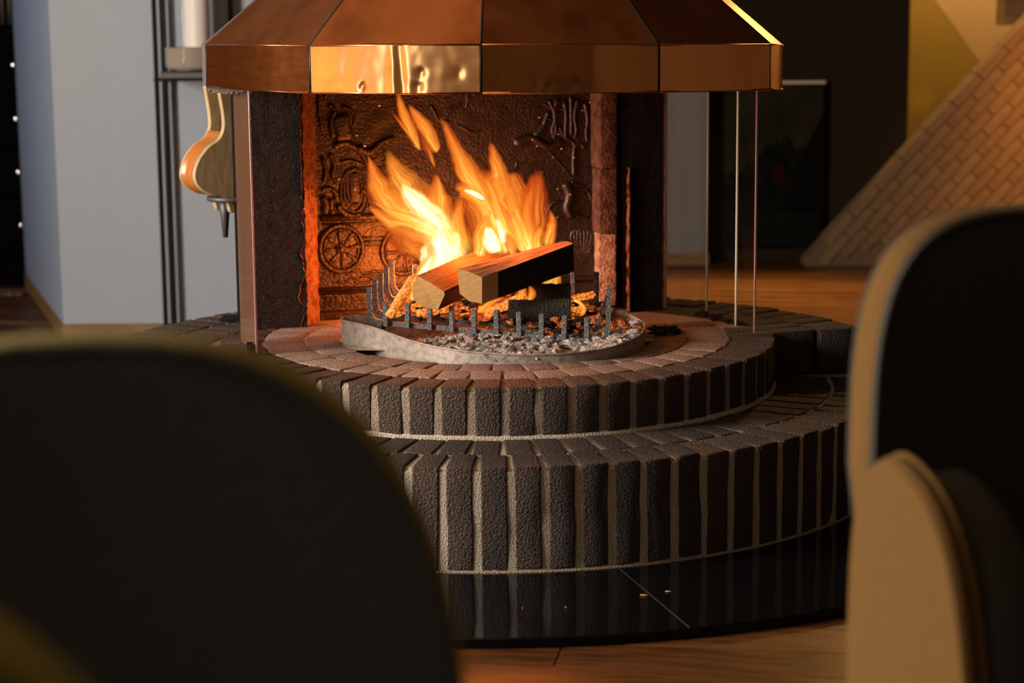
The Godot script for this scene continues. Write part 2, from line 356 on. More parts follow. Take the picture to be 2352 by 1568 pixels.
# ============================ room =============================================
func room():
	var fl = struct("floor", box(Vector3(7.2, .06, 10.2)), M["floor_wood_1"], Vector3(0, FL - .045, .15))
	var r = rng(5); var dir = Basis(Vector3.UP, deg_to_rad(-9.0)); var k := 0; var w := .142
	var meshes := []
	for i in 6: meshes.append(box(Vector3(1.62 + .28 * i, .02, w - .0022), .0012))
	for row in range(-38, 42):
		var x = -5.2 + r.randf() * 1.3
		while x < 5.2:
			var mi = r.randi() % 6; var len = 1.62 + .28 * mi + .002
			var c = dir * Vector3(x + len / 2, 0, row * w)
			if absf(c.x) < 3.0 and c.z > -4.7 and c.z < 4.2 and not (Vector2(c.x, c.z).length() < .55):
				part("plank", meshes[mi], M["floor_wood_%d" % (r.randi() % 4)], fl, Transform3D(dir, Vector3(c.x, .045 - .01 + r.randf() * .0006, c.z - .15)))
			x += len
	# shell
	struct("ceiling", box(Vector3(7.4, .12, 10.4)), M["plain_paint"], Vector3(0, 2.66, .15))
	struct("ceiling_added_soffit", box(Vector3(3.4, .10, 10.0)), M["brown_paint"], Vector3(1.78, 2.42, .15))  # added unseen panel, gives the right copper facets a dark reflection
	var wl = Node3D.new(); wl.name = "wall_left"; wl.set_meta("kind", "structure"); add_child(wl)
	# three window openings, y .63..1.985
	var zs = [-5.1, -3.02, -2.18, 1.23, 2.27, 4.50, 5.0, 5.4]
	for i in 7:
		var a = zs[i]; var b = zs[i + 1]; var zc = (a + b) / 2
		if i % 2 == 0: part("wall_panel", box(Vector3(.16, 2.7, b - a)), M["plain_paint"], wl, at(Vector3(-3.5, 1.28, zc)))
		else:
			part("wall_panel", box(Vector3(.16, .70, b - a)), M["plain_paint"], wl, at(Vector3(-3.5, .28, zc)))
			part("wall_panel", box(Vector3(.16, .65, b - a)), M["plain_paint"], wl, at(Vector3(-3.5, 2.31, zc)))
			var wn = Node3D.new(); wn.name = "window_%d" % ((i + 1) / 2); wn.set_meta("kind", "structure"); add_child(wn); wn.position = Vector3(-3.5, 0, zc)
			for s in [-1, 1]:
				part("frame", box(Vector3(.06, 1.36, .05), .004), M["white_paint"], wn, at(Vector3(0, 1.31, s * ((b - a) / 2 - .025))))
				part("frame", box(Vector3(.06, .05, b - a - .1), .004), M["white_paint"], wn, at(Vector3(0, 1.31 + s * .655, 0)))
			part("pane", box(Vector3(.006, 1.26, b - a - .1)), M["clear_glass"], wn, at(Vector3(0, 1.31, 0)))
	struct("wall_right", box(Vector3(.16, 2.7, 10.4)), M["brown_paint"], Vector3(3.5, 1.28, .15))
	struct("wall_front", box(Vector3(7.2, 2.7, .16)), M["brown_paint"], Vector3(0, 1.28, 5.42))
	struct("wall_end", box(Vector3(7.2, 2.7, .16)), M["yellow_paint"], Vector3(0, 1.28, -5.2))
	struct("wall_back", box(Vector3(3.55, 2.7, .10)), M["dark_paint"], Vector3(.13, 1.28, -4.36))
	# white pillar with baseboard behind the fireplace
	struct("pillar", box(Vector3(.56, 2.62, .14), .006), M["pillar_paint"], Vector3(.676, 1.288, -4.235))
	struct("baseboard_pillar", box(Vector3(.575, .058, .15), .004), M["baseboard_wood"], Vector3(.676, FL + .029, -4.232))
	# white partition at the left: front face, slanting left face
	var pp = PackedVector2Array([Vector2(-1.611, -2.16), Vector2(-.72, -2.16), Vector2(-.72, -3.6), Vector2(-2.095, -3.6)])
	var pb = PackedVector2Array([Vector2(-1.615, -2.152), Vector2(-.715, -2.152), Vector2(-.715, -3.6), Vector2(-2.101, -3.6)])
	var turn = Basis(Vector3(1, 0, 0), Vector3(0, 0, 1), Vector3(0, -1, 0))          # xy outline -> xz footprint
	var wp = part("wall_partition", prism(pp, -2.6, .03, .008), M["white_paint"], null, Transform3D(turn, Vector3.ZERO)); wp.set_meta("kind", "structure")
	var bp = part("baseboard_partition", prism(pb, -.0445, -FL, .003), M["baseboard_wood"], null, Transform3D(turn, Vector3.ZERO)); bp.set_meta("kind", "structure")
	# dark lobby at the far left
	struct("wall_lobby", box(Vector3(1.6, 2.7, .1)), M["dark_cabinet"], Vector3(-2.6, 1.28, -4.4))
	struct("trim_threshold", box(Vector3(1.3, .012, .035), .003), M["slat_wood"], Vector3(-2.7, FL + .012, -3.33))
	for i in 9:
		var sl = part("trim_%d" % (i + 1), box(Vector3(.016, 1.5, .02), .003), M["slat_wood"], null, at(Vector3(-2.46 + i * .034, 1.83, -4.2))); sl.set_meta("kind", "structure")

# ============================ hearth ===========================================
func plinth():
	var t = thing("granite_plinth", "polished black granite plinth ring under the brick hearth", "plinth")
	for k in 6:
		var a0 = .2685 + k * TAU / 6 + .0012; var a1 = a0 + TAU / 6 - .0024
		var st = S(); st.set_smooth_group(-1)
		var prof = [Vector2(.80, FL), Vector2(1.424, FL), Vector2(1.4265, FL + .003), Vector2(1.4265, -.003), Vector2(1.424, 0), Vector2(.80, 0)]
		part("slab", lathe(prof, a0, a1, 26), M["black_granite"], t)
	for k in 6:
		var a = .2685 + k * TAU / 6
		part("seam", box(Vector3(.0022, .021, .60)), M["seam_metal"], t, Transform3D(Basis(Vector3.UP, a), Vector3(sin(a) * 1.12, FL / 2 + .0001, cos(a) * 1.12)))
	part("sealing_bead", lathe([Vector2(.989, .0), Vector2(.988, .0025), Vector2(.983, .004)], 0, TAU, 120), M["sooty_mortar"], t)

func ring(par, c, ro, depth, y0, y1, n, phase, a0, a1, mats, seed_, wd = .061, rough_ = .0016):
	var r = rng(seed_); var meshes := []; var h = y1 - y0
	for i in 6: meshes.append(rough_box(Vector3(wd, h, depth), .0034, rough_, seed_ * 7 + i, 3, 5 if h > .15 else 4, 3, 34.0))
	for k in range(-n, n):
		var a = phase + (k + .5) * TAU / n
		if a < a0 or a > a1: continue
		var p = Vector3(c.x + sin(a) * (ro - depth / 2 + r.randf_range(-.0022, .0022)), (y0 + y1) / 2 + r.randf_range(-.0014, .0014), c.z + cos(a) * (ro - depth / 2))
		var b = Basis(Vector3.UP, a + r.randf_range(-.012, .012)) * Basis(Vector3.RIGHT, r.randf_range(-.008, .008)) * Basis(Vector3(0, 0, 1), r.randf_range(-.012, .012))
		if r.randf() < .5: b = b * Basis(Vector3(0, 0, 1), PI)
		part("brick", meshes[r.randi() % 6], M[mats + "_%d" % (r.randi() % 4)], par, Transform3D(b, p))

func hearth():
	var t = thing("brick_hearth", "round two-tier hearth of dark brown bricks with pale mortar joints", "hearth")
	# mortar bodies
	part("mortar_core", lathe([Vector2(.50, .001), Vector2(.9825, .001), Vector2(.9825, HS - .014), Vector2(.976, HS - .0055), Vector2(.50, HS - .0055)], 0, TAU, 170), M["mortar"], t)
	part("mortar_core", lathe([Vector2(.7095, HS - .02), Vector2(.7095, HT - .013), Vector2(.704, HT - .0048), Vector2(.402, HT - .0048), Vector2(.400, HT - .075), Vector2(0, HT - .075)], 0, TAU, 130), M["sooty_mortar"], t)
	part("mortar_fillet", lathe([Vector2(.7185, HS - .006), Vector2(.7165, HS + .0012), Vector2(.7135, HS + .003), Vector2(.7105, HS + .007), Vector2(.703, HS + .012)], -1.7, 1.75, 120), M["mortar"], t)
	# lower tier
	var o = Vector3.ZERO
	ring(t, o, .9840, .122, .004, HS, 85, -.1131, -1.35, 1.62, "dark_brick", 1, .0560, .0032)
	ring(t, o, .853, .136, .11, HS - .001, 72, .02, -1.3, 1.62, "dark_brick", 2, .059)
	# upper tier
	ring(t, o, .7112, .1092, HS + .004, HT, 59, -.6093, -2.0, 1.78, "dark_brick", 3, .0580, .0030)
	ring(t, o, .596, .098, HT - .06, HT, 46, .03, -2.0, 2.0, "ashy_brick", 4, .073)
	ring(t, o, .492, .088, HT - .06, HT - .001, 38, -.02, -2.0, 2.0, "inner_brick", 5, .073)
	# rear platform, raised to the level of the upper tier
	var wc = Vector3(0, 0, .22)
	var st = lathe([Vector2(.60, HS - .03), Vector2(.998, HS - .03), Vector2(.998, HT - .014), Vector2(.991, HT - .0038), Vector2(.0, HT - .0038)], 1.895, 4.60, 90)
	part("mortar_core", st, M["mortar"], t, at(wc))
	ring(t, wc, 1.002, .126, HS + .003, HT, 84, 1.862, 1.86, 2.75, "dark_brick", 6, .0605)
	ring(t, wc, .869, .122, HS + .003, HT, 74, 1.8745, 1.87, 2.75, "dark_brick", 7, .0615)
	ring(t, wc, 1.002, .126, HS + .003, HT, 84, -1.70, -2.75, -1.66, "dark_brick", 8, .0605)
	ring(t, wc, .869, .122, HS + .003, HT, 74, -1.70, -2.75, -1.66, "dark_brick", 9, .0615)

func wall_grid(st, u0, u1, v0, v1, n, nu, nv, amp, freq, sd):
	grid(st, nu, nv, func(u, v):
		var p = Vector3(lerp(u0, u1, u), lerp(v0, v1, v), n)
		var e = min(min(u, 1 - u) * nu, 1.0)
		p.z += N1.get_noise_3d(p.x * freq + sd, p.y * freq, sd) * amp + N1.get_noise_3d(p.x * freq * 4 + sd, p.y * freq * 4, 9.0) * amp * .4
		p.x += N1.get_noise_2d(p.y * freq * 1.3, sd * 2.0 + round(u)) * amp * (1.0 - e) * 1.6
		return p, true)

func firebox():
	var t = thing("firebox", "soot-blackened firebox with two rough stone piers beside the iron fireback", "firebox"); t.transform = WX
	var top = 1.06
	for s in [0, 1]:
		var u0 = [0.0, 1.030][s]; var u1 = [.136, 1.134][s]
		var st = S()
		wall_grid(st, u0, u1, HT - .004, top, 0.0, 22, 90, .0032, 26.0, 3.0 + s * 17)
		part("pier", done(st), M["sooty_stone"], t)
		part("pier_body", box(Vector3(u1 - u0 - .004, top - HT, .30)), M["sooty_stone"], t, at(Vector3((u0 + u1) / 2, (top + HT) / 2, -.156)))
	# red inner face of the left pier, splayed towards the fireback
	var st1 = S()
	grid(st1, 10, 90, func(u, v):
		var y = lerp(HT - .002, .715 + N1.get_noise_2d(u * 3.0, 4.0) * .04, v)
		var e = N1.get_noise_2d(y * 14.0, 3.0) * .014 + .012 * smoothstep(.62, .40, y)
		var p = Vector3(lerp(.1335 - maxf(e, -.002) * (1 - u), .190, u), y, lerp(.0028, -.122, u))
		p += Vector3(N1.get_noise_3d(y * 40, u * 4, 1), 0, N1.get_noise_3d(y * 40, u * 4, 8)) * .003
		return p, true)
	part("inner_lining", done(st1), M["red_firebrick"], t)
	var st0 = S()
	grid(st0, 8, 50, func(u, v):
		var y = lerp(.69 + N1.get_noise_2d(u * 3.0, 4.0) * .04, top, v)
		var p = Vector3(lerp(.1325 - .006 * (1 - u), .1888, u), y, lerp(.0045, -.1195, u))
		p += Vector3(N1.get_noise_3d(y * 40, u * 4, 31), 0, N1.get_noise_3d(y * 40, u * 4, 38)) * .004
		return p + Vector3(.0012, 0, .0008), true)
	part("sooty_crust", done(st0), M["brown_firebrick"], t)
	# three cracked lining bricks on the right
	var ys = [HT + .01, .56, .74, top]
	for i in 3:
		var h = ys[i + 1] - ys[i] - .004
		part("lining_brick", rough_box(Vector3(.052 + .002 * (i % 2), h + .003, .075), .004, .0032, 41 + i, 4, 18, 4, 24.0), M[["pale_firebrick", "brown_firebrick", "brown_firebrick"][i]], t, at(Vector3(.9935 - .002 * i, (ys[i] + ys[i + 1]) / 2, -.082), -.15 + .12 * i))
	part("crack_strip", rough_box(Vector3(.007, .40, .02), .003, .0025, 47, 2, 20, 2, 26.0), M["red_firebrick"], t, at(Vector3(1.0345, HT + .20, -.002)))
	part("plaster_edge", rough_box(Vector3(.014, top - HT, .05), .003, .0016, 48, 2, 30, 2, 20.0), M["plaster_edge"], t, at(Vector3(1.1425, (top + HT) / 2, -.03)))
	part("back_wall", box(Vector3(1.14, top - HT, .08)), M["sooty_stone"], t, at(Vector3(.57, (top + HT) / 2, -.27)))
	part("lintel", box(Vector3(1.14, .05, .32)), M["hood_inside"], t, at(Vector3(.57, top + .025, -.155)))

func fireback():
	var t = thing("fireback", "rust-brown cast iron fireback with relief wheels and figures behind the fire", "fireback"); t.transform = WX
	var z = -.118
	var st = S()
	grid(st, 60, 60, func(u, v):
		var p = Vector3(lerp(.165, 1.0, u), lerp(HT, 1.05, v), z)
		p.z += N1.get_noise_3d(p.x * 22, p.y * 22, 2.2) * .004 + N1.get_noise_3d(p.x * 60, p.y * 60, 5.2) * .0006
		return p, true)
	part("plate", done(st), M["cast_iron_plate"], t)
	for w in [[.252, .540, .059], [.424, .527, .060], [.93, .535, .0]]:
		if w[2] == 0.0: continue
		var c = Vector3(w[0], w[1], z); var s2 = S()
		var circ := []
		for k in 41: circ.append(c + Vector3(cos(TAU * k / 40) * w[2], sin(TAU * k / 40) * w[2] * 1.06, .003))
		tube(s2, circ, .0065, 8)
		part("wheel_rim", done(s2), M["cast_iron_plate"], t)
		var s3 = S(); circ = []
		for k in 41: circ.append(c + Vector3(cos(TAU * k / 40) * (w[2] - .011), sin(TAU * k / 40) * (w[2] - .011) * 1.06, .002))
		tube(s3, circ, .0035, 6)
		part("wheel_rim", done(s3), M["cast_iron_plate"], t)
		for k in 8:
			var a = TAU * (k + .12) / 8
			var d = Vector3(cos(a), sin(a) * 1.06, 0)
			part("spoke", tube_mesh([c + d * .012, c + d * .026, c + d * .038, c + d * (w[2] - .006)], [.0035, .0045, .006, .0078], 7), M["cast_iron_plate"], t)
		part("hub", lathe([Vector2(.0155, -.002), Vector2(.015, .006), Vector2(.011, .008), Vector2(.009, .006), Vector2(.006, .0065), Vector2(.005, .012), Vector2(0, .0135)], 0, TAU, 20), M["cast_iron_plate"], t, Transform3D(Basis(Vector3.RIGHT, PI / 2), c))
	# ledges and rails
	for b in [[.60, .428, .83, .014, .010], [.60, .417, .83, .006, .006], [.60, .369, .83, .005, .004], [.335, .624, .27, .020, .009], [.335, .608, .27, .007, .006], [.34, .556, .07, .008, .008], [.34, .545, .07, .005, .006], [.34, .568, .06, .006, .006]]:
		part("ledge", tube_mesh([Vector3(b[0] - b[2] / 2, b[1], z), Vector3(b[0] + b[2] / 2, b[1], z)], [b[3] * .5, b[3] * .5], 10), M["cast_iron_plate"], t)
	# worn inscription band
	var tm := TextMesh.new(); tm.text = "NNINGS"; tm.font_size = 22; tm.pixel_size = .0016; tm.depth = .005
	var f := SystemFont.new(); f.font_names = PackedStringArray(["Droid Serif"]); tm.font = f
	part("raised_lettering", tm, M["cast_iron_plate"], t, Transform3D(Basis.from_scale(Vector3(1.1, 1, 1)), Vector3(.275, .397, z + .0015)))
	# moulded figures, shield, drapery and leaves: rounded ridges standing proud of the plate
	var R = func(called, pts, r0, r1, sides = 8):
		var pth := []
		for q in pts: pth.append(Vector3(q[0], q[1], z + (q[2] if q.size() > 2 else .001)))
		var sp = smooth_path(pth, 6); var rr := []
		for i in sp.size(): rr.append(lerp(r0, r1, float(i) / (sp.size() - 1)) * (.35 if i == 0 or i == sp.size() - 1 else 1.0))
		part(called, tube_mesh(sp, rr, sides), M["cast_iron_plate"], t)
	# shield and its rings
	for k in 3:
		var e := []
		for i in 25:
			var a = TAU * i / 24; e.append([.292 + cos(a) * (.020 + .009 * k), .705 + sin(a) * (.048 + .010 * k) - .008 * k])
		R.call("shield_ring", e, .0045 - .0006 * k, .0045 - .0006 * k)
	part("shield", rough_box(Vector3(.034, .085, .014), .007, .001, 5, 4, 6, 2), M["cast_iron_plate"], t, at(Vector3(.292, .706, z)))
	# figure: head, torso arcs, outstretched arm
	part("figure_head", rough_box(Vector3(.052, .075, .022), .0105, .003, 6, 6, 8, 3), M["cast_iron_plate"], t, Transform3D(Basis(Vector3(0, 0, 1), .2), Vector3(.262, .868, z)))
	R.call("figure_hair", [[.225, .93], [.243, .915], [.232, .88], [.238, .84]], .006, .009)
	R.call("figure_hair", [[.262, .925], [.29, .91], [.297, .87]], .006, .005)
	R.call("figure_shoulder", [[.235, .815], [.27, .826], [.31, .80], [.33, .765]], .010, .008)
	R.call("figure_arm", [[.30, .815], [.335, .80], [.37, .825], [.405, .838]], .012, .007)
	R.call("figure_hand", [[.372, .80], [.385, .785], [.37, .77]], .005, .004)
	R.call("garment_fold", [[.225, .80], [.238, .77], [.233, .74], [.245, .715]], .007, .005)
	R.call("garment_fold", [[.205, .79], [.215, .755], [.208, .72]], .006, .006)
	R.call("garment_fold", [[.255, .775], [.285, .778], [.315, .765], [.33, .74]], .005, .004)
	R.call("chariot_side", [[.20, .70], [.22, .705], [.238, .695], [.243, .672]], .007, .008)
	R.call("chariot_curl", [[.245, .66], [.258, .64], [.285, .628], [.31, .632]], .010, .008)
	R.call("chariot_curl", [[.205, .685], [.213, .66], [.208, .635]], .011, .009)
	R.call("chariot_curl", [[.228, .678], [.226, .655], [.232, .635]], .008, .010)
	R.call("garment_fold", [[.31, .70], [.33, .68], [.335, .645]], .006, .006)
	R.call("left_moulding", [[.203, 1.04], [.205, .98], [.20, .92], [.208, .86]], .006, .005)
	R.call("left_moulding", [[.222, 1.04], [.223, .985], [.216, .945]], .005, .005)
	# horses and drapery on the right
	for q in [[.84, .93, .02], [.865, .935, -.008], [.885, .925, .006], [.905, .94, .0], [.925, .93, -.01], [.945, .92, .008]]:
		R.call("horse_leg", [[q[0], q[1]], [q[0] + q[2], q[1] - .045], [q[0] + q[2] * .5, q[1] - .085], [q[0] + q[2], q[1] - .11]], .0065, .0045)
	R.call("horse_back", [[.74, .81], [.79, .825], [.84, .80], [.88, .815]], .013, .010)
	R.call("horse_neck", [[.80, .83], [.825, .86], [.84, .90]], .009, .006)
	R.call("rein", [[.83, .80], [.87, .755], [.905, .715]], .0025, .0025, 5)
	R.call("rein", [[.93, .965], [.95, .962], [.968, .955]], .004, .003)
	R.call("rein", [[.93, .855], [.95, .852], [.968, .856]], .004, .003)
	R.call("staff", [[.912, .715], [.912, .77], [.917, .80], [.932, .808], [.944, .79]], .0055, .0045)
	R.call("small_figure", [[.885, .70], [.90, .665], [.892, .63], [.905, .60]], .014, .012)
	R.call("small_figure", [[.905, .705], [.92, .69], [.94, .692]], .006, .004)
	R.call("ground_line", [[.86, .60], [.90, .615], [.94, .60], [.966, .615]], .005, .004)
	var r = rng(12)
	for k in 9:
		var a = -.9 + k * .26; var bx = .937; var by = .468
		R.call("leaf", [[bx, by], [bx + sin(a) * .025, by + .04], [bx + sin(a) * .042, by + .075 + .012 * (k % 2)], [bx + sin(a) * .036, by + .098]], .0035, .0045, 6)
	for k in 14:
		var u = r.randf_range(.46, .96); var v = r.randf_range(.47, 1.0); var a = r.randf() * TAU; var p := []
		for i in 5:
			p.append([clampf(u, .20, .965), clampf(v, .45, 1.03)]); a += r.randf_range(-.8, .8); u += cos(a) * .018; v += sin(a) * .022
		R.call("relief_ridge", p, r.randf_range(.0035, .007), .0035, 6)
	for k in 10:
		var u = r.randf_range(.20, .46); var v = r.randf_range(.44, .475); var p := []
		for i in 4: p.append([u + i * .02, v + r.randf_range(-.006, .006)])
		R.call("ground_relief", p, .004, .004, 6)

# ============================ copper hood ======================================
func hood():
	var t = thing("copper_hood", "faceted polished copper hood hanging over the open fire", "hood")
	var th = [-1.70, -1.150, -.571, -.031, .515, 1.055, 1.70]
	var lo = [.995, 1.004, 1.001, 1.003, .9985, .989, .969]
	var hi = [1.097, 1.103, 1.105, 1.1065, 1.1005, 1.0935, 1.081]
	var V = func(k, up):
		var R = .748
		if k == 0: return Vector3(-.748, hi[0] if up else lo[0], -.1)
		if k == 6: return Vector3(.742, hi[6] if up else lo[6], -.1)
		return Vector3(sin(th[k]) * R, hi[k] if up else lo[k], cos(th[k]) * R)
	var bl = Vector3(-.76, .99, -.62); var br = Vector3(.76, .975, -.62)
	var pts := []
	for k in 7: pts.append([V.call(k, false), V.call(k, true)])
	pts.push_front([bl, bl + Vector3(0, .105, 0)]); pts.append([br, br + Vector3(0, .105, 0)])
	var cy = 1.57; var cr = .155                                   # neck of the cone
	for k in pts.size() - 1:
		var a = pts[k][0]; var b = pts[k + 1][0]; var c = pts[k + 1][1]; var d = pts[k][1]
		var ed = (b - a).normalized(); var nrm = ed.cross(Vector3.UP) * -1
		if nrm.dot((a + b) / 2 * Vector3(1, 0, 1)) < 0: nrm = -nrm
		var g0 = .0035 if k > 0 and k < 8 else 0.0
		# band panel: a slightly buckled sheet
		var st = S()
		var bk = k
		var F = func(u, v):
			var p = (a + ed * g0).lerp(b - ed * g0, u).lerp((d + ed * g0).lerp(c - ed * g0, u), v)
			var e = sin(PI * u)
			var q = N1.get_noise_3d(u * 2.6 + bk * 7, v * .5, 3.0) * .0014 + N1.get_noise_3d(u * 7 + bk * 3, v * 1.0, 8.0) * .00016
			if bk == 3:
				for dn in [[.66, .42, .017], [.64, .13, .022], [.88, .40, .018], [.31, .14, .012]]:
					var dd = Vector2((u - dn[0]) * .4, (v - dn[1]) * .105).length() / dn[2]; q -= .0013 * exp(-dd * dd * 2.5)
				q += .0008 * exp(-pow((u - .50) / .03, 2)) - .0009 * exp(-pow((u - .555 + v * .03) / .03, 2))
			if bk == 4:
				for dn in [[.30, .15, .012], [.37, .10, .012], [.52, .16, .02]]:
					var dd = Vector2((u - dn[0]) * .4, (v - dn[1]) * .105).length() / dn[2]; q -= .0006 * exp(-dd * dd * 2.5)
				q += .004 * exp(-pow((u - .62) / .16, 2))
			q += .007 * e * (1.0 if bk != 3 else .55)
			return p + nrm * (q * sqrt(maxf(e, 0.0)))
		grid(st, 90, 18, F, true)
		part("band_panel", done(st), M["copper_band"], t)
		# cone panel
		var dt = Vector3(d.x, 0, d.z).normalized(); var ct = Vector3(c.x, 0, c.z).normalized()
		var td = Vector3(dt.x * cr, cy, dt.z * cr); var tc = Vector3(ct.x * cr, cy, ct.z * cr)
		var st2 = S()
		var n2 = (c - d).cross(td - d).normalized()
		if n2.y < 0: n2 = -n2
		var g = Vector3.ZERO
		grid(st2, 24, 24, func(u, v):
			var p = (d + ed * g0).lerp(c - ed * g0, u).lerp(td.lerp(tc, u), v) + Vector3(0, .0015, 0)
			return p + n2 * (N1.get_noise_3d(u * 2 + bk * 5, v * 2, 1.0) * .004 * sin(PI * u)), true)
		part("cone_panel", done(st2), M["copper_sheet"], t)
		# folded lip along the lower edge, roll along the upper edge
		part("lower_lip", tube_mesh([a + ed * g0, b - ed * g0], .0028, 6), M["copper_sheet"], t)
		part("upper_roll", tube_mesh([d + ed * g0 + nrm * .001, c - ed * g0 + nrm * .001], .0022, 6), M["copper_sheet"], t)
	for k in range(1, pts.size() - 1):
		var a = pts[k][0]; var d = pts[k][1]; var dt = Vector3(d.x, 0, d.z).normalized()
		var inn = dt * .004
		part("seam", tube_mesh([a - inn, d - inn, Vector3(dt.x * cr, cy, dt.z * cr) - inn], .0048, 6), M["hood_seam"], t)
	# sooty liner inside and flue above
	var ln = S(); ln.set_smooth_group(-1)
	for k in pts.size() - 1:
		var a = pts[k][0]; var b = pts[k + 1][0]; var d = pts[k][1]; var c = pts[k + 1][1]
		var s = func(p): return Vector3(p.x * .975, p.y, p.z * .975)
		quad(ln, s.call(a), s.call(b), s.call(c), s.call(d), Vector3(0, 1.05, -.1))
		var dt = Vector3(d.x, 0, d.z).normalized() * (cr - .008); var ct = Vector3(c.x, 0, c.z).normalized() * (cr - .008)
		quad(ln, s.call(d) - Vector3(0, .012, 0), s.call(c) - Vector3(0, .012, 0), Vector3(ct.x, cy - .012, ct.z), Vector3(dt.x, cy - .012, dt.z), Vector3(0, 1.1, -.1))
	part("liner", done(ln), M["hood_inside"], t)
	part("flue", lathe([Vector2(.157, 1.56), Vector2(.157, 2.365)], 0, TAU, 48), M["copper_sheet"], t)
	# mineral-fibre seal rope hanging out at the left
	var rp := []; var rr := []; var r = rng(3)
	for i in 30:
		rp.append(Vector3(lerp(-.71, -.585, i / 29.0), .992 + r.randf_range(-.005, .005), lerp(.10, .26, i / 29.0) + r.randf_range(-.004, .004))); rr.append(r.randf_range(.004, .009))
	part("seal_rope", tube_mesh(rp, rr, 7), M["fibre_seal"], t)

# ============================ glass ============================================
func pane(called, label, a, b, y0, y1, glass_mat, edges):
	var t = thing(called, label, "glass pane", Vector3.ZERO, "sliding glass panes round the fire")
	var d = (b - a); var w = d.length(); var yaw = atan2(-d.z, d.x); var c = (a + b) / 2; var th = .005
	part("sheet", box(Vector3(w - .004, y1 - y0, th * .5)), M[glass_mat], t, at(Vector3(c.x, (y0 + y1) / 2, c.z), yaw))
	var e = 0
	for q in [a, b]:
		if edges[e] != "": part("polished_edge", box(Vector3(.0042, y1 - y0, th), .0008), M[edges[e]], t, at(Vector3(q.x, (y0 + y1) / 2, q.z), yaw))
		e += 1
	return t
func glass():
	var y1 = 1.0
	var t = pane("glass_screen", "glass pane standing at the left side of the hearth, reflection painted as brown tint", Vector3(-.652, 0, .070), Vector3(-.588, 0, .262), HT + .004, y1, "brown_reflection_glass", ["", "rose_edge"])
	for q in [Vector3(-.600, HT + .008, .225), Vector3(-.588, HT + .008, .262)]:
		part("clip", box(Vector3(.020, .030, .005), .001), M["black_steel"], t, at(q + Vector3(-.008, .004, 0), .3))
	part("clip", box(Vector3(.018, .006, .022), .001), M["black_steel"], t, at(Vector3(-.588, HT + .003, .264)))
	pane("glass_screen", "front clear glass pane at the right of the hearth, reddish edge", Vector3(.663, 0, .019), Vector3(.597, 0, -.20), HT + .004, y1, "clear_glass", ["rose_edge", ""])
	pane("glass_screen", "middle clear glass pane at the right of the hearth, pale edge", Vector3(.628, 0, -.097), Vector3(.556, 0, -.34), HT + .004, y1, "clear_glass", ["pale_edge", ""])
	pane("glass_screen", "rear clear glass pane at the right, green edge beside the white pillar", Vector3(.573, 0, -.318), Vector3(.515, 0, -.52), HT + .004, y1, "clear_glass", ["glass_edge", ""])

# ============================ fire pan, grate ==================================
func pan_outline():
	var p = [Vector3(-.397, 0, .062), Vector3(-.385, 0, .085), Vector3(-.309, 0, .150), Vector3(-.204, 0, .277), Vector3(-.10, 0, .358), Vector3(.02, 0, .398), Vector3(.11, 0, .404), Vector3(.20, 0, .388), Vector3(.275, 0, .350), Vector3(.325, 0, .292), Vector3(.356, 0, .235), Vector3(.371, 0, .160), Vector3(.369, 0, .122), Vector3(.334, 0, .040), Vector3(.28, 0, -.005), Vector3(.12, 0, -.03), Vector3(-.10, 0, -.01), Vector3(-.30, 0, .030), Vector3(-.385, 0, .045), Vector3(-.397, 0, .062)]
	return smooth_path(p, 6)
func pan_top(z): return HT + .02 + .11 * (.404 - z)
func pan():
	var t = thing("fire_pan", "curved grey steel fire pan set into the hearth under the grate", "fire pan")
	var o = pan_outline(); var n = o.size(); var st = S(); var sti = S()
	for i in n - 1:
		for side in 2:
			var a = o[i]; var b = o[i + 1]; var nrm = func(k):
				var d = (o[(k + 1) % (n - 1)] - o[(k + n - 2) % (n - 1)]); return Vector3(-d.z, 0, d.x).normalized() * .0035
			if side: a -= nrm.call(i % (n - 1)); b -= nrm.call((i + 1) % (n - 1))
			var s2 = st if side == 0 else sti
			var bot = HT - .055
			var A = Vector3(a.x, bot, a.z); var B = Vector3(b.x, bot, b.z); var C = Vector3(b.x, pan_top(b.z), b.z); var D = Vector3(a.x, pan_top(a.z), a.z)
			var ctr = Vector3(0, C.y, .17)
			if side: ctr = (A + C) / 2 + ((A + C) / 2 - ctr) * .2
			quad(s2, A, B, C, D, ctr)
	part("outer_wall", done(st), M["galvanised_steel"], t); part("inner_wall", done(sti), M["galvanised_steel"], t)
	var rp := []
	for q in o: rp.append(Vector3(q.x, pan_top(q.z), q.z))
	part("rim", tube_mesh(rp, .0028, 6), M["galvanised_steel"], t)
	var poly := PackedVector2Array()
	for i in n - 1: poly.append(Vector2(o[i].x, o[i].z))
	part("pan_floor", prism(poly, 0.0, .004), M["galvanised_steel"], t, Transform3D(Basis(Vector3(1, 0, 0), Vector3(0, 0, 1), Vector3(0, -1, 0)), Vector3(0, HT - .05, 0)))

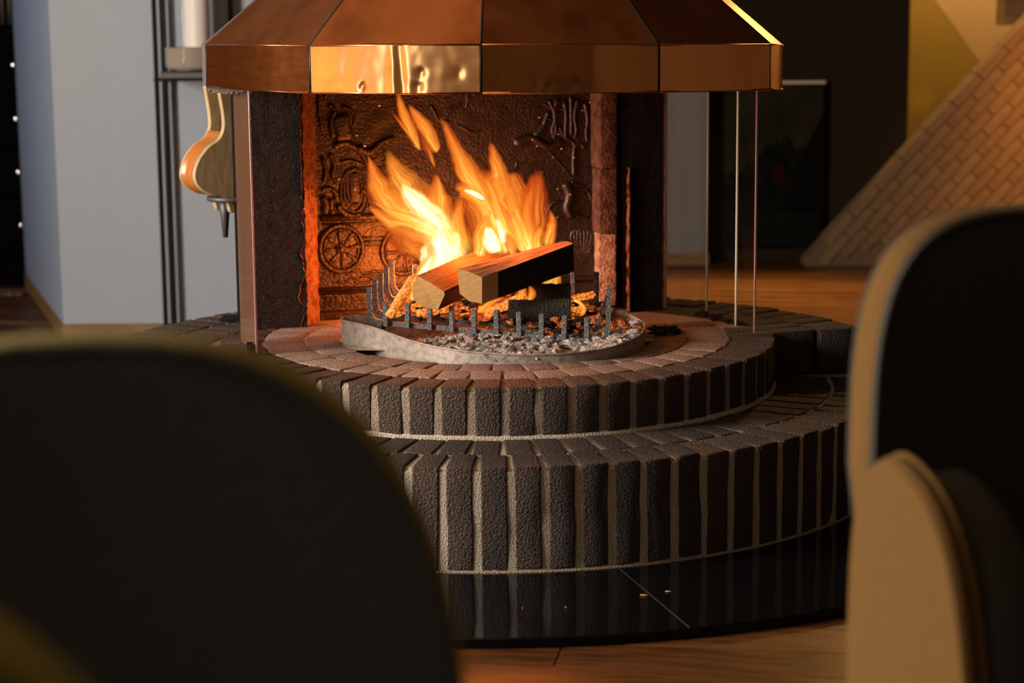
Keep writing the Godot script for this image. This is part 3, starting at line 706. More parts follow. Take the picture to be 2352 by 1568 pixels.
func grate():
	var t = thing("fire_grate", "black forged iron grate of upturned bars holding the burning logs", "fire grate")
	var A = Vector3(-.300, .401, .105); var B = Vector3(.268, .364, .205); var bk = Vector3(.045, .037, -.245)
	var s = .0062
	var bar = func(called, pth): part(called, tube_mesh(pth, s, 4, 1.0), M["forged_iron"], t)
	for k in 5:
		var f = k / 4.0; var a = A + bk * f; var b = B + bk * f + Vector3(0, .018 * f, 0)
		var hL = .090; var hR = [.140, .03, .03, .03, .03][k]
		if k > 0: b -= Vector3(.03, 0, 0)
		var pth = smooth_path([a + Vector3(-.021, hL, 0), a + Vector3(-.021, .035, 0), a + Vector3(-.012, .008, 0), a + Vector3(.012, 0, .001)], 4)
		pth += smooth_path([b + Vector3(-.022, 0, 0), b + Vector3(.0, .008, 0), b + Vector3(.008, .030, 0), b + Vector3(.012, hR, 0)], 4)
		bar.call("bar", pth)
	for k in 10:                                                   # short upright prongs of the front bar
		var f = lerp(.037, .925, k / 9.0); var p = A.lerp(B, f) + Vector3(0, 0, s * 1.4)
		part("prong", box(Vector3(.0135, .066, .012), .002), M["forged_iron"], t, Transform3D(Basis(Vector3.UP, -.17 + (-.25 if k == 3 else 0.0)) * Basis(Vector3(0, 0, 1), [.02, -.03, .0, .01, -.02, .03, .02, -.01, -.03, .02][k]), p + Vector3(0, .026, 0)))
	for k in [0.07, .45, .80, .905]:
		var p = (A + bk).lerp(B + bk + Vector3(0, .018, 0), k)
		part("prong", box(Vector3(.0135, .085, .012), .002), M["forged_iron"], t, at(p + Vector3(0, .04, -.008), -.17))
	for k in [.03, .5, .97]:
		part("cross_bar", tube_mesh([A.lerp(B, k) - Vector3(0, .010, 0), A.lerp(B, k) + bk - Vector3(0, .008, 0)], s, 4, 1.0), M["forged_iron"], t)
	for k in [.005, .99]:
		var p = A.lerp(B, k)
		part("foot", tube_mesh([p + Vector3(0, .004, 0), p + Vector3(0, -.03, 0), p + Vector3(0, HT - .046 - p.y, 0)], [.0085, .007, .0075], 4, 1.0), M["forged_iron"], t)
		var q = p + bk
		part("foot", tube_mesh([q, Vector3(q.x, HT - .046, q.z)], .007, 4, 1.0), M["forged_iron"], t)

# ============================ logs =============================================
func log_face(st, a0, a1, b0, b1, ctr, nu, nv, amp, sd):          # ruled face between the edge a0-a1 and the edge b0-b1
	grid(st, nu, nv, func(u, v):
		var p = a0.lerp(a1, u).lerp(b0.lerp(b1, u), v)
		var e = min(min(v, 1 - v) * 6, 1.0) * min(min(u, 1 - u) * 12, 1.0)
		var n = (a1 - a0).cross(b0 - a0).normalized()
		if n.dot(a0 - ctr) < 0: n = -n
		return p + n * (N1.get_noise_3d(u * 3 + sd, v * 9, sd) * amp * (.4 + .6 * e)), (a1 - a0).cross(b0 - a0).dot(a0 - ctr) > 0)
func firewood(called, label, near, far, mats, end_mat, sd, split = []):   # near and far: matching rings of corners; mats: one per side
	var t = thing(called, label, "log", Vector3.ZERO); var n = near.size(); var ctr = Vector3.ZERO
	for p in near + far: ctr += p / (2.0 * n)
	for i in n:
		var j = (i + 1) % n; var m = mats[i]
		if m is Array:
			var f = m[2]; var st = S(); var st2 = S()
			log_face(st, near[i], near[i].lerp(far[i], f), near[j], near[j].lerp(far[j], f), ctr, 6, 8, .0015, sd + i)
			log_face(st2, near[i].lerp(far[i], f), far[i], near[j].lerp(far[j], f), far[j], ctr, 18, 8, .0025, sd + i)
			part("split_face", done(st), M[m[0]], t); part("charred_face", done(st2), M[m[1]], t)
		else:
			var st = S(); log_face(st, near[i], far[i], near[j], far[j], ctr, 26, 8, .003, sd + i)
			part({"split_wood": "split_face", "charred_wood": "charred_face", "burnt_bark": "bark"}.get(m, "side"), done(st), M[m], t)
	for e in [0, 1]:
		var q = near if e == 0 else far; var c = Vector3.ZERO; var st = S(); st.set_smooth_group(-1)
		for p in q: c += p / n
		var o = ctr
		var mx = q[0]; var hy = q[0].y; var ly = q[0].y; var lx = q[0].x; var hx = q[0].x
		for p in q: hy = max(hy, p.y); ly = min(ly, p.y); lx = min(lx, p.x); hx = max(hx, p.x)
		var U = func(p): return Vector2((p.x - lx) / (hx - lx + .001), (p.y - ly) / (hy - ly + .001))
		for i in n: tri(st, c, q[i], q[(i + 1) % n], o, U.call(c), U.call(q[i]), U.call(q[(i + 1) % n]))
		part("end_face", done(st), M[end_mat if e == 0 else "charred_wood"], t)
	return t
func logs():
	# front log, sloping up to the right, charred on the side that faces the room
	firewood("firewood_log", "split log in front, charred black side, pale end, orange-lit top", 
		[Vector3(-.096, .546, .185), Vector3(-.071, .5415, .188), Vector3(-.034, .5255, .192), Vector3(-.035, .4595, .192), Vector3(-.066, .466, .19), Vector3(-.090, .485, .187)],
		[Vector3(.168, .585, -.055), Vector3(.184, .587, -.03), Vector3(.198, .5845, .0), Vector3(.2, .5135, .0), Vector3(.185, .508, -.03), Vector3(.168, .52, -.055)],
		["split_wood", "split_wood", ["end_grain", "charred_wood", .17], "charred_wood", "burnt_bark", "burnt_bark"], "end_grain", 1.0)
	firewood("firewood_log", "split log behind, pale striped end face, left of the front log",
		[Vector3(-.197, .528, .165), Vector3(-.160, .509, .172), Vector3(-.130, .489, .175), Vector3(-.127, .482, .175), Vector3(-.146, .441, .17), Vector3(-.178, .449, .17), Vector3(-.206, .467, .168), Vector3(-.209, .496, .166)],
		[Vector3(-.012, .572, -.115), Vector3(.03, .56, -.11), Vector3(.062, .545, -.10), Vector3(.064, .538, -.10), Vector3(.05, .495, -.10), Vector3(.02, .49, -.11), Vector3(-.01, .51, -.115), Vector3(-.02, .54, -.117)],
		["split_wood", "split_wood", "charred_wood", "charred_wood", "burnt_bark", "burnt_bark", "burnt_bark", "burnt_bark"], "end_grain", 2.0)
	# two lower logs lying across the grate
	var low = func(label, x0, x1, y, z, r, bend, sd):
		var t = thing("firewood_log", label, "log"); var st = S()
		grid(st, 18, 24, func(u, v):
			var a = u * TAU; var rr = r * (1.0 + .10 * N1.get_noise_3d(cos(a) * 1.5 + sd, sin(a) * 1.5, v * 5.0))
			return Vector3(lerp(x0, x1, v), y + sin(a) * rr + bend * v, z + cos(a) * rr), true)
		part("bark", done(st), M["burnt_bark"], t)
		for e in 2:
			var s2 = S(); var cx = x1 if e else x0
			var c = Vector3(cx, y + bend * e, z)
			for k in 18:
				var p = [0, 0]
				for q in 2:
					var a = TAU * (k + q) / 18.0; var rr = r * (1.0 + .10 * N1.get_noise_3d(cos(a) * 1.5 + sd, sin(a) * 1.5, e * 5.0))
					p[q] = c + Vector3(0, sin(a) * rr, cos(a) * rr)
				tri(s2, c, p[0], p[1], Vector3((x0 + x1) / 2, y, z))
			part("end_face", done(s2), M["charred_wood"], t)
	low.call("small charred log wedged under the right end of the front log", .085, .190, .462, .040, .025, .0, 1.0)
	low.call("charred log with bark lying low across the right of the grate", .030, .188, .428, .105, .028, .002, 5.0)
	# glowing kindling
	var ks = [["glowing kindling stick leaning up at the left end of the grate", Vector3(-.272, .420, .13), Vector3(-.213, .512, .10), .0105],
		["glowing kindling stick lying behind the first prongs of the grate", Vector3(-.255, .421, .10), Vector3(-.16, .452, .06), .010],
		["burning stick low under the pale end of the rear log", Vector3(-.20, .425, .12), Vector3(-.115, .435, .08), .011],
		["burning stick under the front log, angled to the right", Vector3(-.03, .415, .10), Vector3(.075, .465, .09), .012],
		["glowing stick end beside the small flame at the right", Vector3(.175, .415, .06), Vector3(.214, .425, .075), .010],
		["glowing stick deep in the middle of the grate", Vector3(-.10, .412, .02), Vector3(.02, .425, .03), .011],
		["red-hot branch at the back of the grate on the right", Vector3(.17, .43, -.04), Vector3(.255, .445, -.06), .010]]
	for i in ks.size():
		var k = ks[i]; var pth := []; var rr := []
		for j in 7:
			pth.append(k[1].lerp(k[2], j / 6.0) + Vector3(0, N1.get_noise_2d(j * .9, i * 5.0) * .006, 0)); rr.append(k[3] * (1.0 + .25 * N1.get_noise_2d(j * 1.7, i * 9.0)))
		tag(part("kindling_stick", tube_mesh(pth, rr, 7), M["hot_stick"]), k[0], "kindling", "burning kindling in the grate")

# ============================ ash, embers, sparks ==============================
func lump(st, c, s, r, sd):
	var q = []                                                     # a crumpled little octahedral lump
	var b = Basis.from_euler(Vector3(r.randf() * TAU, r.randf() * TAU, r.randf() * TAU)).scaled(Vector3(r.randf_range(.6, 1.7), r.randf_range(.35, .9), r.randf_range(.6, 1.4)))
	var n = 6; var rings := []
	for i in 5:
		var ph = PI * i / 4.0; var ring := []
		for k in n:
			var a = TAU * k / n
			var d = Vector3(sin(ph) * cos(a), cos(ph), sin(ph) * sin(a))
			ring.append(c + b * d * s * (1.0 + .95 * N1.get_noise_3dv(d * 1.9 + Vector3(sd, 0, 0))))
		rings.append(ring)
	for i in 4:
		for k in n: quad(st, rings[i][k], rings[i][(k + 1) % n], rings[i + 1][(k + 1) % n], rings[i + 1][k], c)
func in_pan(x, z):
	var poly = M["pan_poly"]; return Geometry2D.is_point_in_polygon(Vector2(x, z), poly)
func ash():
	var o = pan_outline(); var poly := PackedVector2Array()
	for i in o.size() - 1: poly.append(Vector2(o[i].x * .965, .17 + (o[i].z - .17) * .965))
	M["pan_poly"] = poly
	var t = thing("ash_bed", "pale grey wood ash heaped in the steel fire pan", "ash"); stuff(t)
	var H = func(x, z):                                            # height of the bed: low at the far left, heaped at the right
		var f = smoothstep(-.30, -.02, x + (z - .1) * .35)
		return HT - .026 + f * .034 + .020 * smoothstep(.18, .36, x) + N1.get_noise_2d(x * 16, z * 16) * .007
	var st = S(); var n = 90
	grid(st, n, 60, func(u, v):
		var x = lerp(-.385, .36, u); var z = lerp(-.01, .39, v)
		var y = H.call(x, z)
		if not Geometry2D.is_point_in_polygon(Vector2(x, z), poly): y = HT - .056
		return Vector3(x, y, z), true)
	stuff(part("ash_surface", done(st), M["ash"], t))
	var r = rng(77); var s1 = S(); var s2 = S(); var s3 = S(); var cnt = 0
	for q in [s1, s2, s3]: q.set_smooth_group(-1)
	while cnt < 1500:
		var x = r.randf_range(-.36, .36); var z = r.randf_range(0, .40)
		if not Geometry2D.is_point_in_polygon(Vector2(x, z), poly): continue
		if r.randf() > smoothstep(-.30, -.05, x + (z - .1) * .3) + .08: continue
		cnt += 1
		var s = lerp(.0035, .0125, pow(r.randf(), 2.0)) * (1.25 if z > .2 else 1.0)
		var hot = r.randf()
		lump(s3 if (z < .16 and hot < (.55 if x > .24 else .10)) else (s2 if hot < .36 else s1), Vector3(x, H.call(x, z) + s * .4 + (r.randf() * .02 if z < .2 else 0.0), z), s, r, cnt * .73)  # extra glowing lumps at the right paint firelight onto the ash heap
	stuff(part("ash_flakes", done(s1), M["ash"], t)); stuff(part("ash_flakes", done(s2), M["grey_ash"], t))
	var e = part("embers", done(s3), M["ember_and_firelit_ash"]); stuff(e); tag(e, "glowing embers in the ash, plus ash at the right glowing to paint firelight", "embers")
	# ember heap on the grate, under the logs
	var s4 = S(); var s5 = S(); s4.set_smooth_group(-1); s5.set_smooth_group(-1)
	for k in 260:
		var f = r.randf(); var d = r.randf()
		var p = Vector3(-.27, .405, .11).lerp(Vector3(.25, .372, .20), f) + Vector3(.045, .037, -.245) * d + Vector3(0, .006 + r.randf() * .022, 0)
		lump(s4 if r.randf() < .5 else s5, p, r.randf_range(.005, .014), r, k * 1.31)
	var e2 = part("embers", done(s4), M["ember_and_firelit_ash"]); stuff(e2); tag(e2, "bed of glowing embers lying on the grate bars", "embers")
	var e3 = part("charcoal_pieces", done(s5), M["charred_wood"]); stuff(e3); tag(e3, "black charcoal crumbs lying on the grate bars", "charcoal")
	# sparks and glowing soot specks in front of the fireback
	var s6 = S()
	for k in 46:
		var u = r.randf_range(.20, .97); var v = r.randf_range(.62, .99); var c = WX * Vector3(u, v, -.105 + r.randf() * .02)
		if r.randf() < .4 and u < .6: continue
		lump(s6, c, r.randf_range(.0008, .0021), r, k * 2.1)
	var sp = part("flame_sparks", done(s6), M["spark_glow"]); stuff(sp); tag(sp, "tiny orange sparks and soot specks in front of the fireback", "sparks")

# ============================ flames ===========================================
const TONGUES := [
	["2", -0.06, "-0.091,0.532,0.0527;-0.146,0.612,0.071;-0.196,0.68,0.0573;-0.234,0.737,0.039;-0.258,0.778,0.0229;-0.279,0.829,0.0034"],
	["3", -0.04, "-0.111,0.531,0.0297;-0.154,0.614,0.0411;-0.19,0.671,0.0388;-0.225,0.716,0.0205;-0.239,0.746,0.0034"],
	["1", -0.02, "-0.173,0.624,0.0341;-0.245,0.664,0.0409;-0.288,0.715,0.0387;-0.308,0.76,0.0205;-0.32,0.799,0.0057;-0.328,0.819,0.0011"],
	["2", 0, "-0.144,0.604,0.0249;-0.216,0.627,0.034;-0.277,0.65,0.0181;-0.327,0.687,0.0023"],
	["2", 0.02, "-0.198,0.646,0.0158;-0.259,0.669,0.0102;-0.312,0.7,0.0023"],
	["0", 0.03, "-0.166,0.591,0.0158;-0.21,0.613,0.018;-0.259,0.625,0.0135;-0.276,0.608,0.0045"],
	["1", -0.08, "-0.152,0.623,0.0391;-0.152,0.669,0.0391;-0.151,0.702,0.0322;-0.154,0.731,0.0161;-0.158,0.767,0.0023"],
	["2", -0.07, "-0.146,0.647,0.0161;-0.141,0.698,0.0138;-0.143,0.726,0.0092;-0.152,0.764,0.0023"],
	["2", -0.05, "-0.113,0.535,0.0297;-0.105,0.603,0.0274;-0.1,0.665,0.0091;-0.099,0.673,0.0023"],
	["3", 0, "-0.174,0.491,0.0226;-0.156,0.542,0.043;-0.145,0.587,0.034;-0.144,0.632,0.0113"],
	["3", 0.02, "-0.161,0.539,0.0135;-0.138,0.584,0.0158;-0.132,0.623,0.0045"],
	["3", -0.02, "-0.11,0.55,0.0136;-0.106,0.596,0.0136;-0.109,0.616,0.0034"],
	["2", 0.12, "-0.205,0.497,0.01;-0.183,0.534,0.0155;-0.162,0.569,0.0155;-0.167,0.613,0.0066"],
	["3", 0.13, "-0.205,0.504,0.0055;-0.179,0.537,0.0077;-0.157,0.575,0.0044"],
	["2", 0.15, "-0.212,0.463,0.0088;-0.206,0.491,0.0077;-0.213,0.513,0.0044;-0.214,0.527,0.0011"],
	["2", 0.14, "-0.201,0.467,0.0055;-0.198,0.5,0.0055;-0.2,0.53,0.0011"],
	["0", -0.1, "-0.189,0.541,0.0231;-0.228,0.576,0.0393;-0.262,0.599,0.0323;-0.295,0.622,0.0115"],
	["1", 0.02, "-0.189,0.826,0.0034;-0.206,0.862,0.0135;-0.227,0.911,0.0135;-0.24,0.95,0.009;-0.246,0.979,0.0045"],
	["1", 0, "-0.149,0.819,0.0045;-0.157,0.843,0.0181;-0.184,0.893,0.0181;-0.208,0.926,0.0091;-0.219,0.943,0.0034"],
	["0", -0.02, "-0.154,0.777,0.0011;-0.164,0.809,0.0068;-0.18,0.842,0.0091;-0.196,0.876,0.0045"],
	["0", 0.03, "-0.2,0.846,0.0034;-0.232,0.89,0.0056;-0.251,0.914,0.0023;-0.261,0.928,0.0011"],
	["1", -0.06, "0.012,0.578,0.0458;-0.027,0.669,0.0527;-0.06,0.737,0.0412;-0.087,0.794,0.0252;-0.109,0.839,0.016;-0.129,0.884,0.0092;-0.145,0.91,0.0023"],
	["2", -0.04, "0.001,0.62,0.0114;-0.038,0.717,0.0137;-0.059,0.762,0.0091;-0.087,0.806,0.0034"],
	["1", -0.09, "0.045,0.557,0.0692;0.023,0.632,0.0864;0.001,0.7,0.0761;-0.004,0.746,0.0507;0.002,0.768,0.0115"],
	["1", -0.07, "0.013,0.691,0.0298;0.008,0.758,0.0253;-0.003,0.809,0.0149;-0.013,0.845,0.0046"],
	["1", -0.1, "0.057,0.596,0.0393;0.052,0.676,0.0416;0.045,0.733,0.03;0.03,0.758,0.0069"],
	["0", -0.08, "0.091,0.672,0.0115;0.097,0.706,0.0207;0.106,0.74,0.0207;0.115,0.77,0.0046"],
	["0", -0.06, "0.108,0.623,0.0069;0.105,0.68,0.0115;0.11,0.725,0.0137;0.118,0.764,0.0023"],
	["0", -0.05, "0.089,0.622,0.0057;0.08,0.67,0.0091;0.075,0.715,0.0114;0.073,0.731,0.0034"],
	["1", -0.03, "0.13,0.57,0.0182;0.142,0.618,0.0159;0.145,0.643,0.0103;0.137,0.673,0.0011"],
	["2", -0.05, "0.102,0.565,0.016;0.108,0.596,0.0137;0.117,0.624,0.0034"],
	["2", -0.07, "0.074,0.556,0.023;0.085,0.599,0.0184;0.074,0.656,0.0092;0.072,0.662,0.0011"],
	["2", -0.03, "0.04,0.565,0.0091;0.015,0.644,0.0137;-0.009,0.717,0.0091;-0.026,0.751,0.0023"],
	["3", -0.02, "0.023,0.583,0.0091;0.012,0.623,0.0102;-0.001,0.668,0.0034"],
	["2", -0.04, "0.068,0.558,0.0091;0.051,0.626,0.0114;0.029,0.682,0.0046"],
	["1", -0.03, "-0.027,0.681,0.0182;-0.06,0.709,0.0228;-0.09,0.724,0.0182;-0.101,0.718,0.0068"],
	["3", -0.01, "-0.029,0.699,0.0045;-0.057,0.716,0.0068;-0.082,0.724,0.0034"],
	["1", -0.05, "-0.074,0.58,0.0046;-0.089,0.626,0.0091;-0.094,0.671,0.0137;-0.088,0.705,0.016"],
	["2", -0.03, "-0.045,0.549,0.0182;-0.039,0.594,0.0228;-0.027,0.639,0.0137;-0.021,0.663,0.0023"],
	["3", -0.01, "-0.003,0.56,0.0159;-0.014,0.602,0.0204;-0.023,0.635,0.0045"],
	["1", 0, "0.045,0.546,0.0136;0.036,0.585,0.0136;0.023,0.619,0.0034"],
	["1", -0.05, "-0.058,0.725,0.0137;-0.091,0.759,0.0114;-0.105,0.788,0.0023"],
	["0", -0.11, "0.011,0.561,0.0926;0.001,0.653,0.1099;-0.01,0.721,0.0694;-0.019,0.772,0.0116"],
	["2", 0, "0.136,0.467,0.034;0.15,0.485,0.0226;0.161,0.508,0.0034"],
	["2", 0.1, "0.194,0.454,0.0033;0.211,0.445,0.0056;0.222,0.427,0.0067;0.213,0.414,0.0056;0.204,0.423,0.0033"],
	["1", 0.12, "-0.044,0.433,0.0088;-0.011,0.452,0.01;0.022,0.465,0.0033"],
	["1", 0.1, "0.055,0.453,0.0089;0.066,0.473,0.0133;0.072,0.492,0.0022"],
	["1", 0.1, "0.082,0.453,0.0089;0.09,0.473,0.0111;0.083,0.492,0.0022"],
	["0", 0.1, "-0.231,0.445,0.0111;-0.214,0.478,0.0133;-0.219,0.511,0.0033"],
	["2", -0.05, "0.028,0.554,0.0389;0.012,0.623,0.0412;-0.01,0.691,0.0297;-0.026,0.744,0.0091"],
	["2", -0.045, "0.085,0.56,0.0228;0.063,0.623,0.0251;0.041,0.691,0.016;0.03,0.738,0.0046"],
	["2", -0.05, "-0.044,0.691,0.016;-0.06,0.738,0.0183;-0.087,0.795,0.0103;-0.109,0.839,0.0034"],
	["2", -0.01, "-0.172,0.625,0.0227;-0.244,0.668,0.0272;-0.286,0.715,0.0227;-0.303,0.753,0.0068"],
	["0", -0.1, "0.102,0.571,0.0393;0.101,0.641,0.0416;0.11,0.71,0.0254;0.118,0.764,0.0035"],
	["0", -0.03, "0.085,0.604,0.0228;0.082,0.683,0.0182;0.094,0.739,0.0114;0.103,0.767,0.0023"],
]
func flame_mats():
	var out := []
	for h in 4:
		var w := 96; var hgt := 256
		var ia := Image.create(w, hgt, false, Image.FORMAT_RGBA8); var ie := Image.create(w, hgt, false, Image.FORMAT_RGB8)
		var n := FastNoiseLite.new(); n.seed = 300 + h; n.frequency = 1.0; n.fractal_octaves = 3
		for y in hgt:
			var v = float(y) / (hgt - 1)                            # 0 at the base, 1 at the tip
			for x in w:
				var u = float(x) / (w - 1) * 2 - 1
				var str_ = n.get_noise_2d(u * 3.2 + v * .8, v * 1.1) * .9 + n.get_noise_2d(u * 9.0, v * 1.6 + 30) * .5
				var body = pow(maxf(1.0 - u * u, 0.0), [1.25, 1.05, 1.0, 1.1][h])
				var ends = smoothstep(0.0, [.22, .16, .10, .18][h], v) * (1.0 - smoothstep([.55, .70, .80, .72][h], 1.0, v))
				var a = clampf(body * ends * [.55, .72, .66, .82][h] * (1.0 + .75 * str_), 0.0, .93)
				ia.set_pixel(x, y, Color(0, 0, 0, a))
				var heat = clampf(body * (1.0 - .75 * v) + .28 * str_ + [-.34, -.08, .20, .95][h], 0.0, 1.6)
				# deep orange -> orange -> yellow -> near white, as linear radiance over 4
				var c = Vector3(.62, .07, .008).lerp(Vector3(1.05, .265, .026), smoothstep(0.0, .5, heat)).lerp(Vector3(1.25, .70, .095), smoothstep(.5, 1.0, heat)).lerp(Vector3(2.6, 2.0, .95), smoothstep(1.0, 1.45, heat)) / 4.0
				ie.set_pixel(x, y, Color(c.x, c.y, c.z).linear_to_srgb())
		var m := StandardMaterial3D.new(); m.resource_name = "flame_%d" % h
		m.transparency = BaseMaterial3D.TRANSPARENCY_ALPHA; m.albedo_texture = ImageTexture.create_from_image(ia); m.roughness = 1.0; m.metallic_specular = 0.0
		m.specular_mode = BaseMaterial3D.SPECULAR_DISABLED; m.texture_repeat = false
		m.emission_enabled = true; m.emission = Color.BLACK; m.emission_texture = ImageTexture.create_from_image(ie); m.emission_energy_multiplier = 4.0
		out.append(m)
	return out
func fire():
	var t = thing("log_fire", "yellow and orange flames leaping up from the burning logs", "fire")
	var ms = flame_mats(); var r = rng(9)
	for q in TONGUES:
		var pts := []; var z = q[1]
		for s in q[2].split(";"):
			var c = s.split(","); pts.append([float(c[0]), float(c[1]), float(c[2])])
		var sp := []; var wd := []
		var n = pts.size() - 1; var per = 8; var lean = r.randf_range(-.03, .03)
		for i in n * per + 1:
			var k = min(int(i / per), n - 1); var f = float(i) / per - k
			var p0 = pts[max(k - 1, 0)]; var p1 = pts[k]; var p2 = pts[k + 1]; var p3 = pts[min(k + 2, n)]
			var o := []
			for a in 3: o.append(cubic_interpolate(p1[a], p2[a], p0[a], p3[a], f))
			sp.append(Vector3(o[0], o[1], z + lean * float(i) / (n * per))); wd.append(maxf(o[2] * 1.14, .0006))
		var st = S(); var nv = sp.size(); var nu = 12; var ph = r.randf() * 50
		for side in [1, -1]:
			var V := []
			for i in nv:
				var d = sp[min(i + 1, nv - 1)] - sp[max(i - 1, 0)]; d.z = 0
				var x = Vector3(d.y, -d.x, 0).normalized()
				for k in nu + 1:
					var u = 2.0 * k / nu - 1
					var wob = N1.get_noise_2d(i * .11 + ph, u * .5) * wd[i] * .22
					V.append([sp[i] + x * (u * wd[i] + wob) + Vector3(0, 0, side * wd[i] * .42 * sqrt(maxf(1 - u * u, 0)) + N1.get_noise_2d(i * .15 + ph, u * 1.5 + 9) * wd[i] * .25), Vector2((u + 1) / 2, float(i) / (nv - 1))])
			for i in nv - 1:
				for k in nu:
					var a = i * (nu + 1) + k
					var qd = [a, a + nu + 1, a + nu + 2, a, a + nu + 2, a + 1]
					if side < 0: qd = [a, a + nu + 2, a + nu + 1, a, a + 1, a + nu + 2]
					for e in qd: st.set_uv(V[e][1]); st.add_vertex(V[e][0])
		part("flame", done(st), ms[int(q[0])], t)

# ============================ loose bits =======================================
func debris():
	var r = rng(31)
	var st = S()
	for k in 34:
		lump(st, Vector3(.43 + r.randf_range(-.035, .04), HT + .004 + r.randf() * .008, -.02 + r.randf_range(-.05, .05)), r.randf_range(.004, .012), r, k * 1.1)
	var c = part("charcoal_pieces", done(st), M["charred_wood"]); stuff(c); tag(c, "heap of black charcoal crumbs on the bricks right of the fire pan", "charcoal")
	var st2 = S()
	for k in 26:
		var f = r.randf(); lump(st2, Vector3(.545, HT + .003, -.33).lerp(Vector3(.65, HT + .003, -.10), f) + Vector3(r.randf_range(-.015, .01), r.randf() * .006, r.randf_range(-.02, .02)), r.randf_range(.003, .009), r, k * 1.7)
	var c2 = part("charcoal_pieces", done(st2), M["charred_wood"]); stuff(c2); tag(c2, "scattered charcoal along the foot of the right glass panes", "charcoal")
	var cl = [["tiny pale wood chip on the left part of the granite plinth", .055, 1.242], ["tiny wood chip on the granite plinth, nearer the seam", .142, 1.238], ["thin wood splinter lying against the granite seam", .304, 1.160], ["curled wood splinter just right of the granite seam", .355, 1.137]]
	for i in 4:
		var s = S(); lump(s, Vector3.ZERO, [.0016, .0018, .0022, .003][i], r, i * 3.3)
		tag(part("wood_chip", done(s), M["chip_wood"], null, Transform3D(Basis.from_scale(Vector3([1, 1, 2.4, 2.2][i], .7, 1)), Vector3(cl[i][1], .002, cl[i][2]))), cl[i][0], "wood chip", "wood chips on the granite plinth")

# ============================ bellows on their stand ===========================
func board_outline(s = 1.0):
	var pts = [[0, .20], [.020, .205], [.030, .182], [.025, .145], [.019, .10], [.020, .068], [.034, .042], [.066, .022], [.094, -.010], [.108, -.045], [.106, -.070], [.090, -.092], [.058, -.110], [.026, -.117], [.014, -.134], [.009, -.155], [0, -.160]]
	var half := []
	for p in pts: half.append(Vector3(p[0] * s, p[1], 0))
	half = smooth_path(half, 3); var out := PackedVector2Array()
	for p in half: out.append(Vector2(maxf(p.x, 0.0), p.y))
	for i in range(half.size() - 2, 0, -1): out.append(Vector2(-maxf(half[i].x, .0005), half[i].y))
	return out
func bellows():
	var t = thing("fire_bellows", "wooden fire bellows with brown leather sides hanging left of the hearth", "bellows", Vector3(-.742, .80, -.34))
	t.rotation = Vector3(0, deg_to_rad(33), 0)
	var o = board_outline()
	part("board", prism(o, .035, .049, .004), M["beech"], t)
	part("board", prism(o, -.052, -.038, .004), M["beech"], t)
	var st = S(); var m := []
	for p in o:
		if p.y < .062 and p.y > -.112: m.append(p)
	var ring := []                                                  # leather between the boards, drawn in to a fold
	var idx := []
	for i in o.size():
		if o[i].y < .066 and o[i].y > -.112: idx.append(i)
	var n = idx.size()
	for i in n:
		if absf(o[idx[i]].distance_to(o[idx[(i + 1) % n]])) > .06: continue
		for k in 8:
			var q := []
			for e in [[i, k], [(i + 1) % n, k], [(i + 1) % n, k + 1], [i, k + 1]]:
				var p = o[idx[e[0]]]; var v = e[1] / 8.0; var tuck = 1.0 - .16 * pow(absf(sin(PI * v * 2)), 1.2) * (1.0 if v < .5 else .6)
				var tp = smoothstep(.066, .0, p.y)
				q.append(Vector3(p.x * lerp(1.0, tuck, .8), p.y * lerp(1.0, tuck, .4 * tp), lerp(-.040, .037, v)))
			quad(st, q[0], q[1], q[2], q[3], Vector3(0, -.045, 0))
	part("leather_side", done(st), M["leather"], t)
	part("nozzle", tube_mesh([Vector3(0, -.12, 0), Vector3(0, -.17, 0), Vector3(0, -.23, 0)], [.020, .012, .007], 10), M["grey_iron"], t)
	# stand with ring
	var s = thing("tool_stand", "slim dark iron tool stand with a ring that carries the bellows", "tool stand", Vector3(-.706, HT, -.30))
	part("post", box(Vector3(.009, .78, .004), .001), M["black_steel"], s, at(Vector3(0, .39, 0)))
	part("post", box(Vector3(.004, .78, .004), .001), M["grey_iron"], s, at(Vector3(.009, .39, .002)))
	var c := []
	for k in 33: c.append(Vector3(-.012 + cos(TAU * k / 32) * .062, .332, -.02 + sin(TAU * k / 32) * .062))
	part("ring", tube_mesh(c, .0075, 10), M["grey_iron"], s)
	part("foot", box(Vector3(.10, .006, .08), .001), M["black_steel"], s, at(Vector3(0, .0035, -.01)))

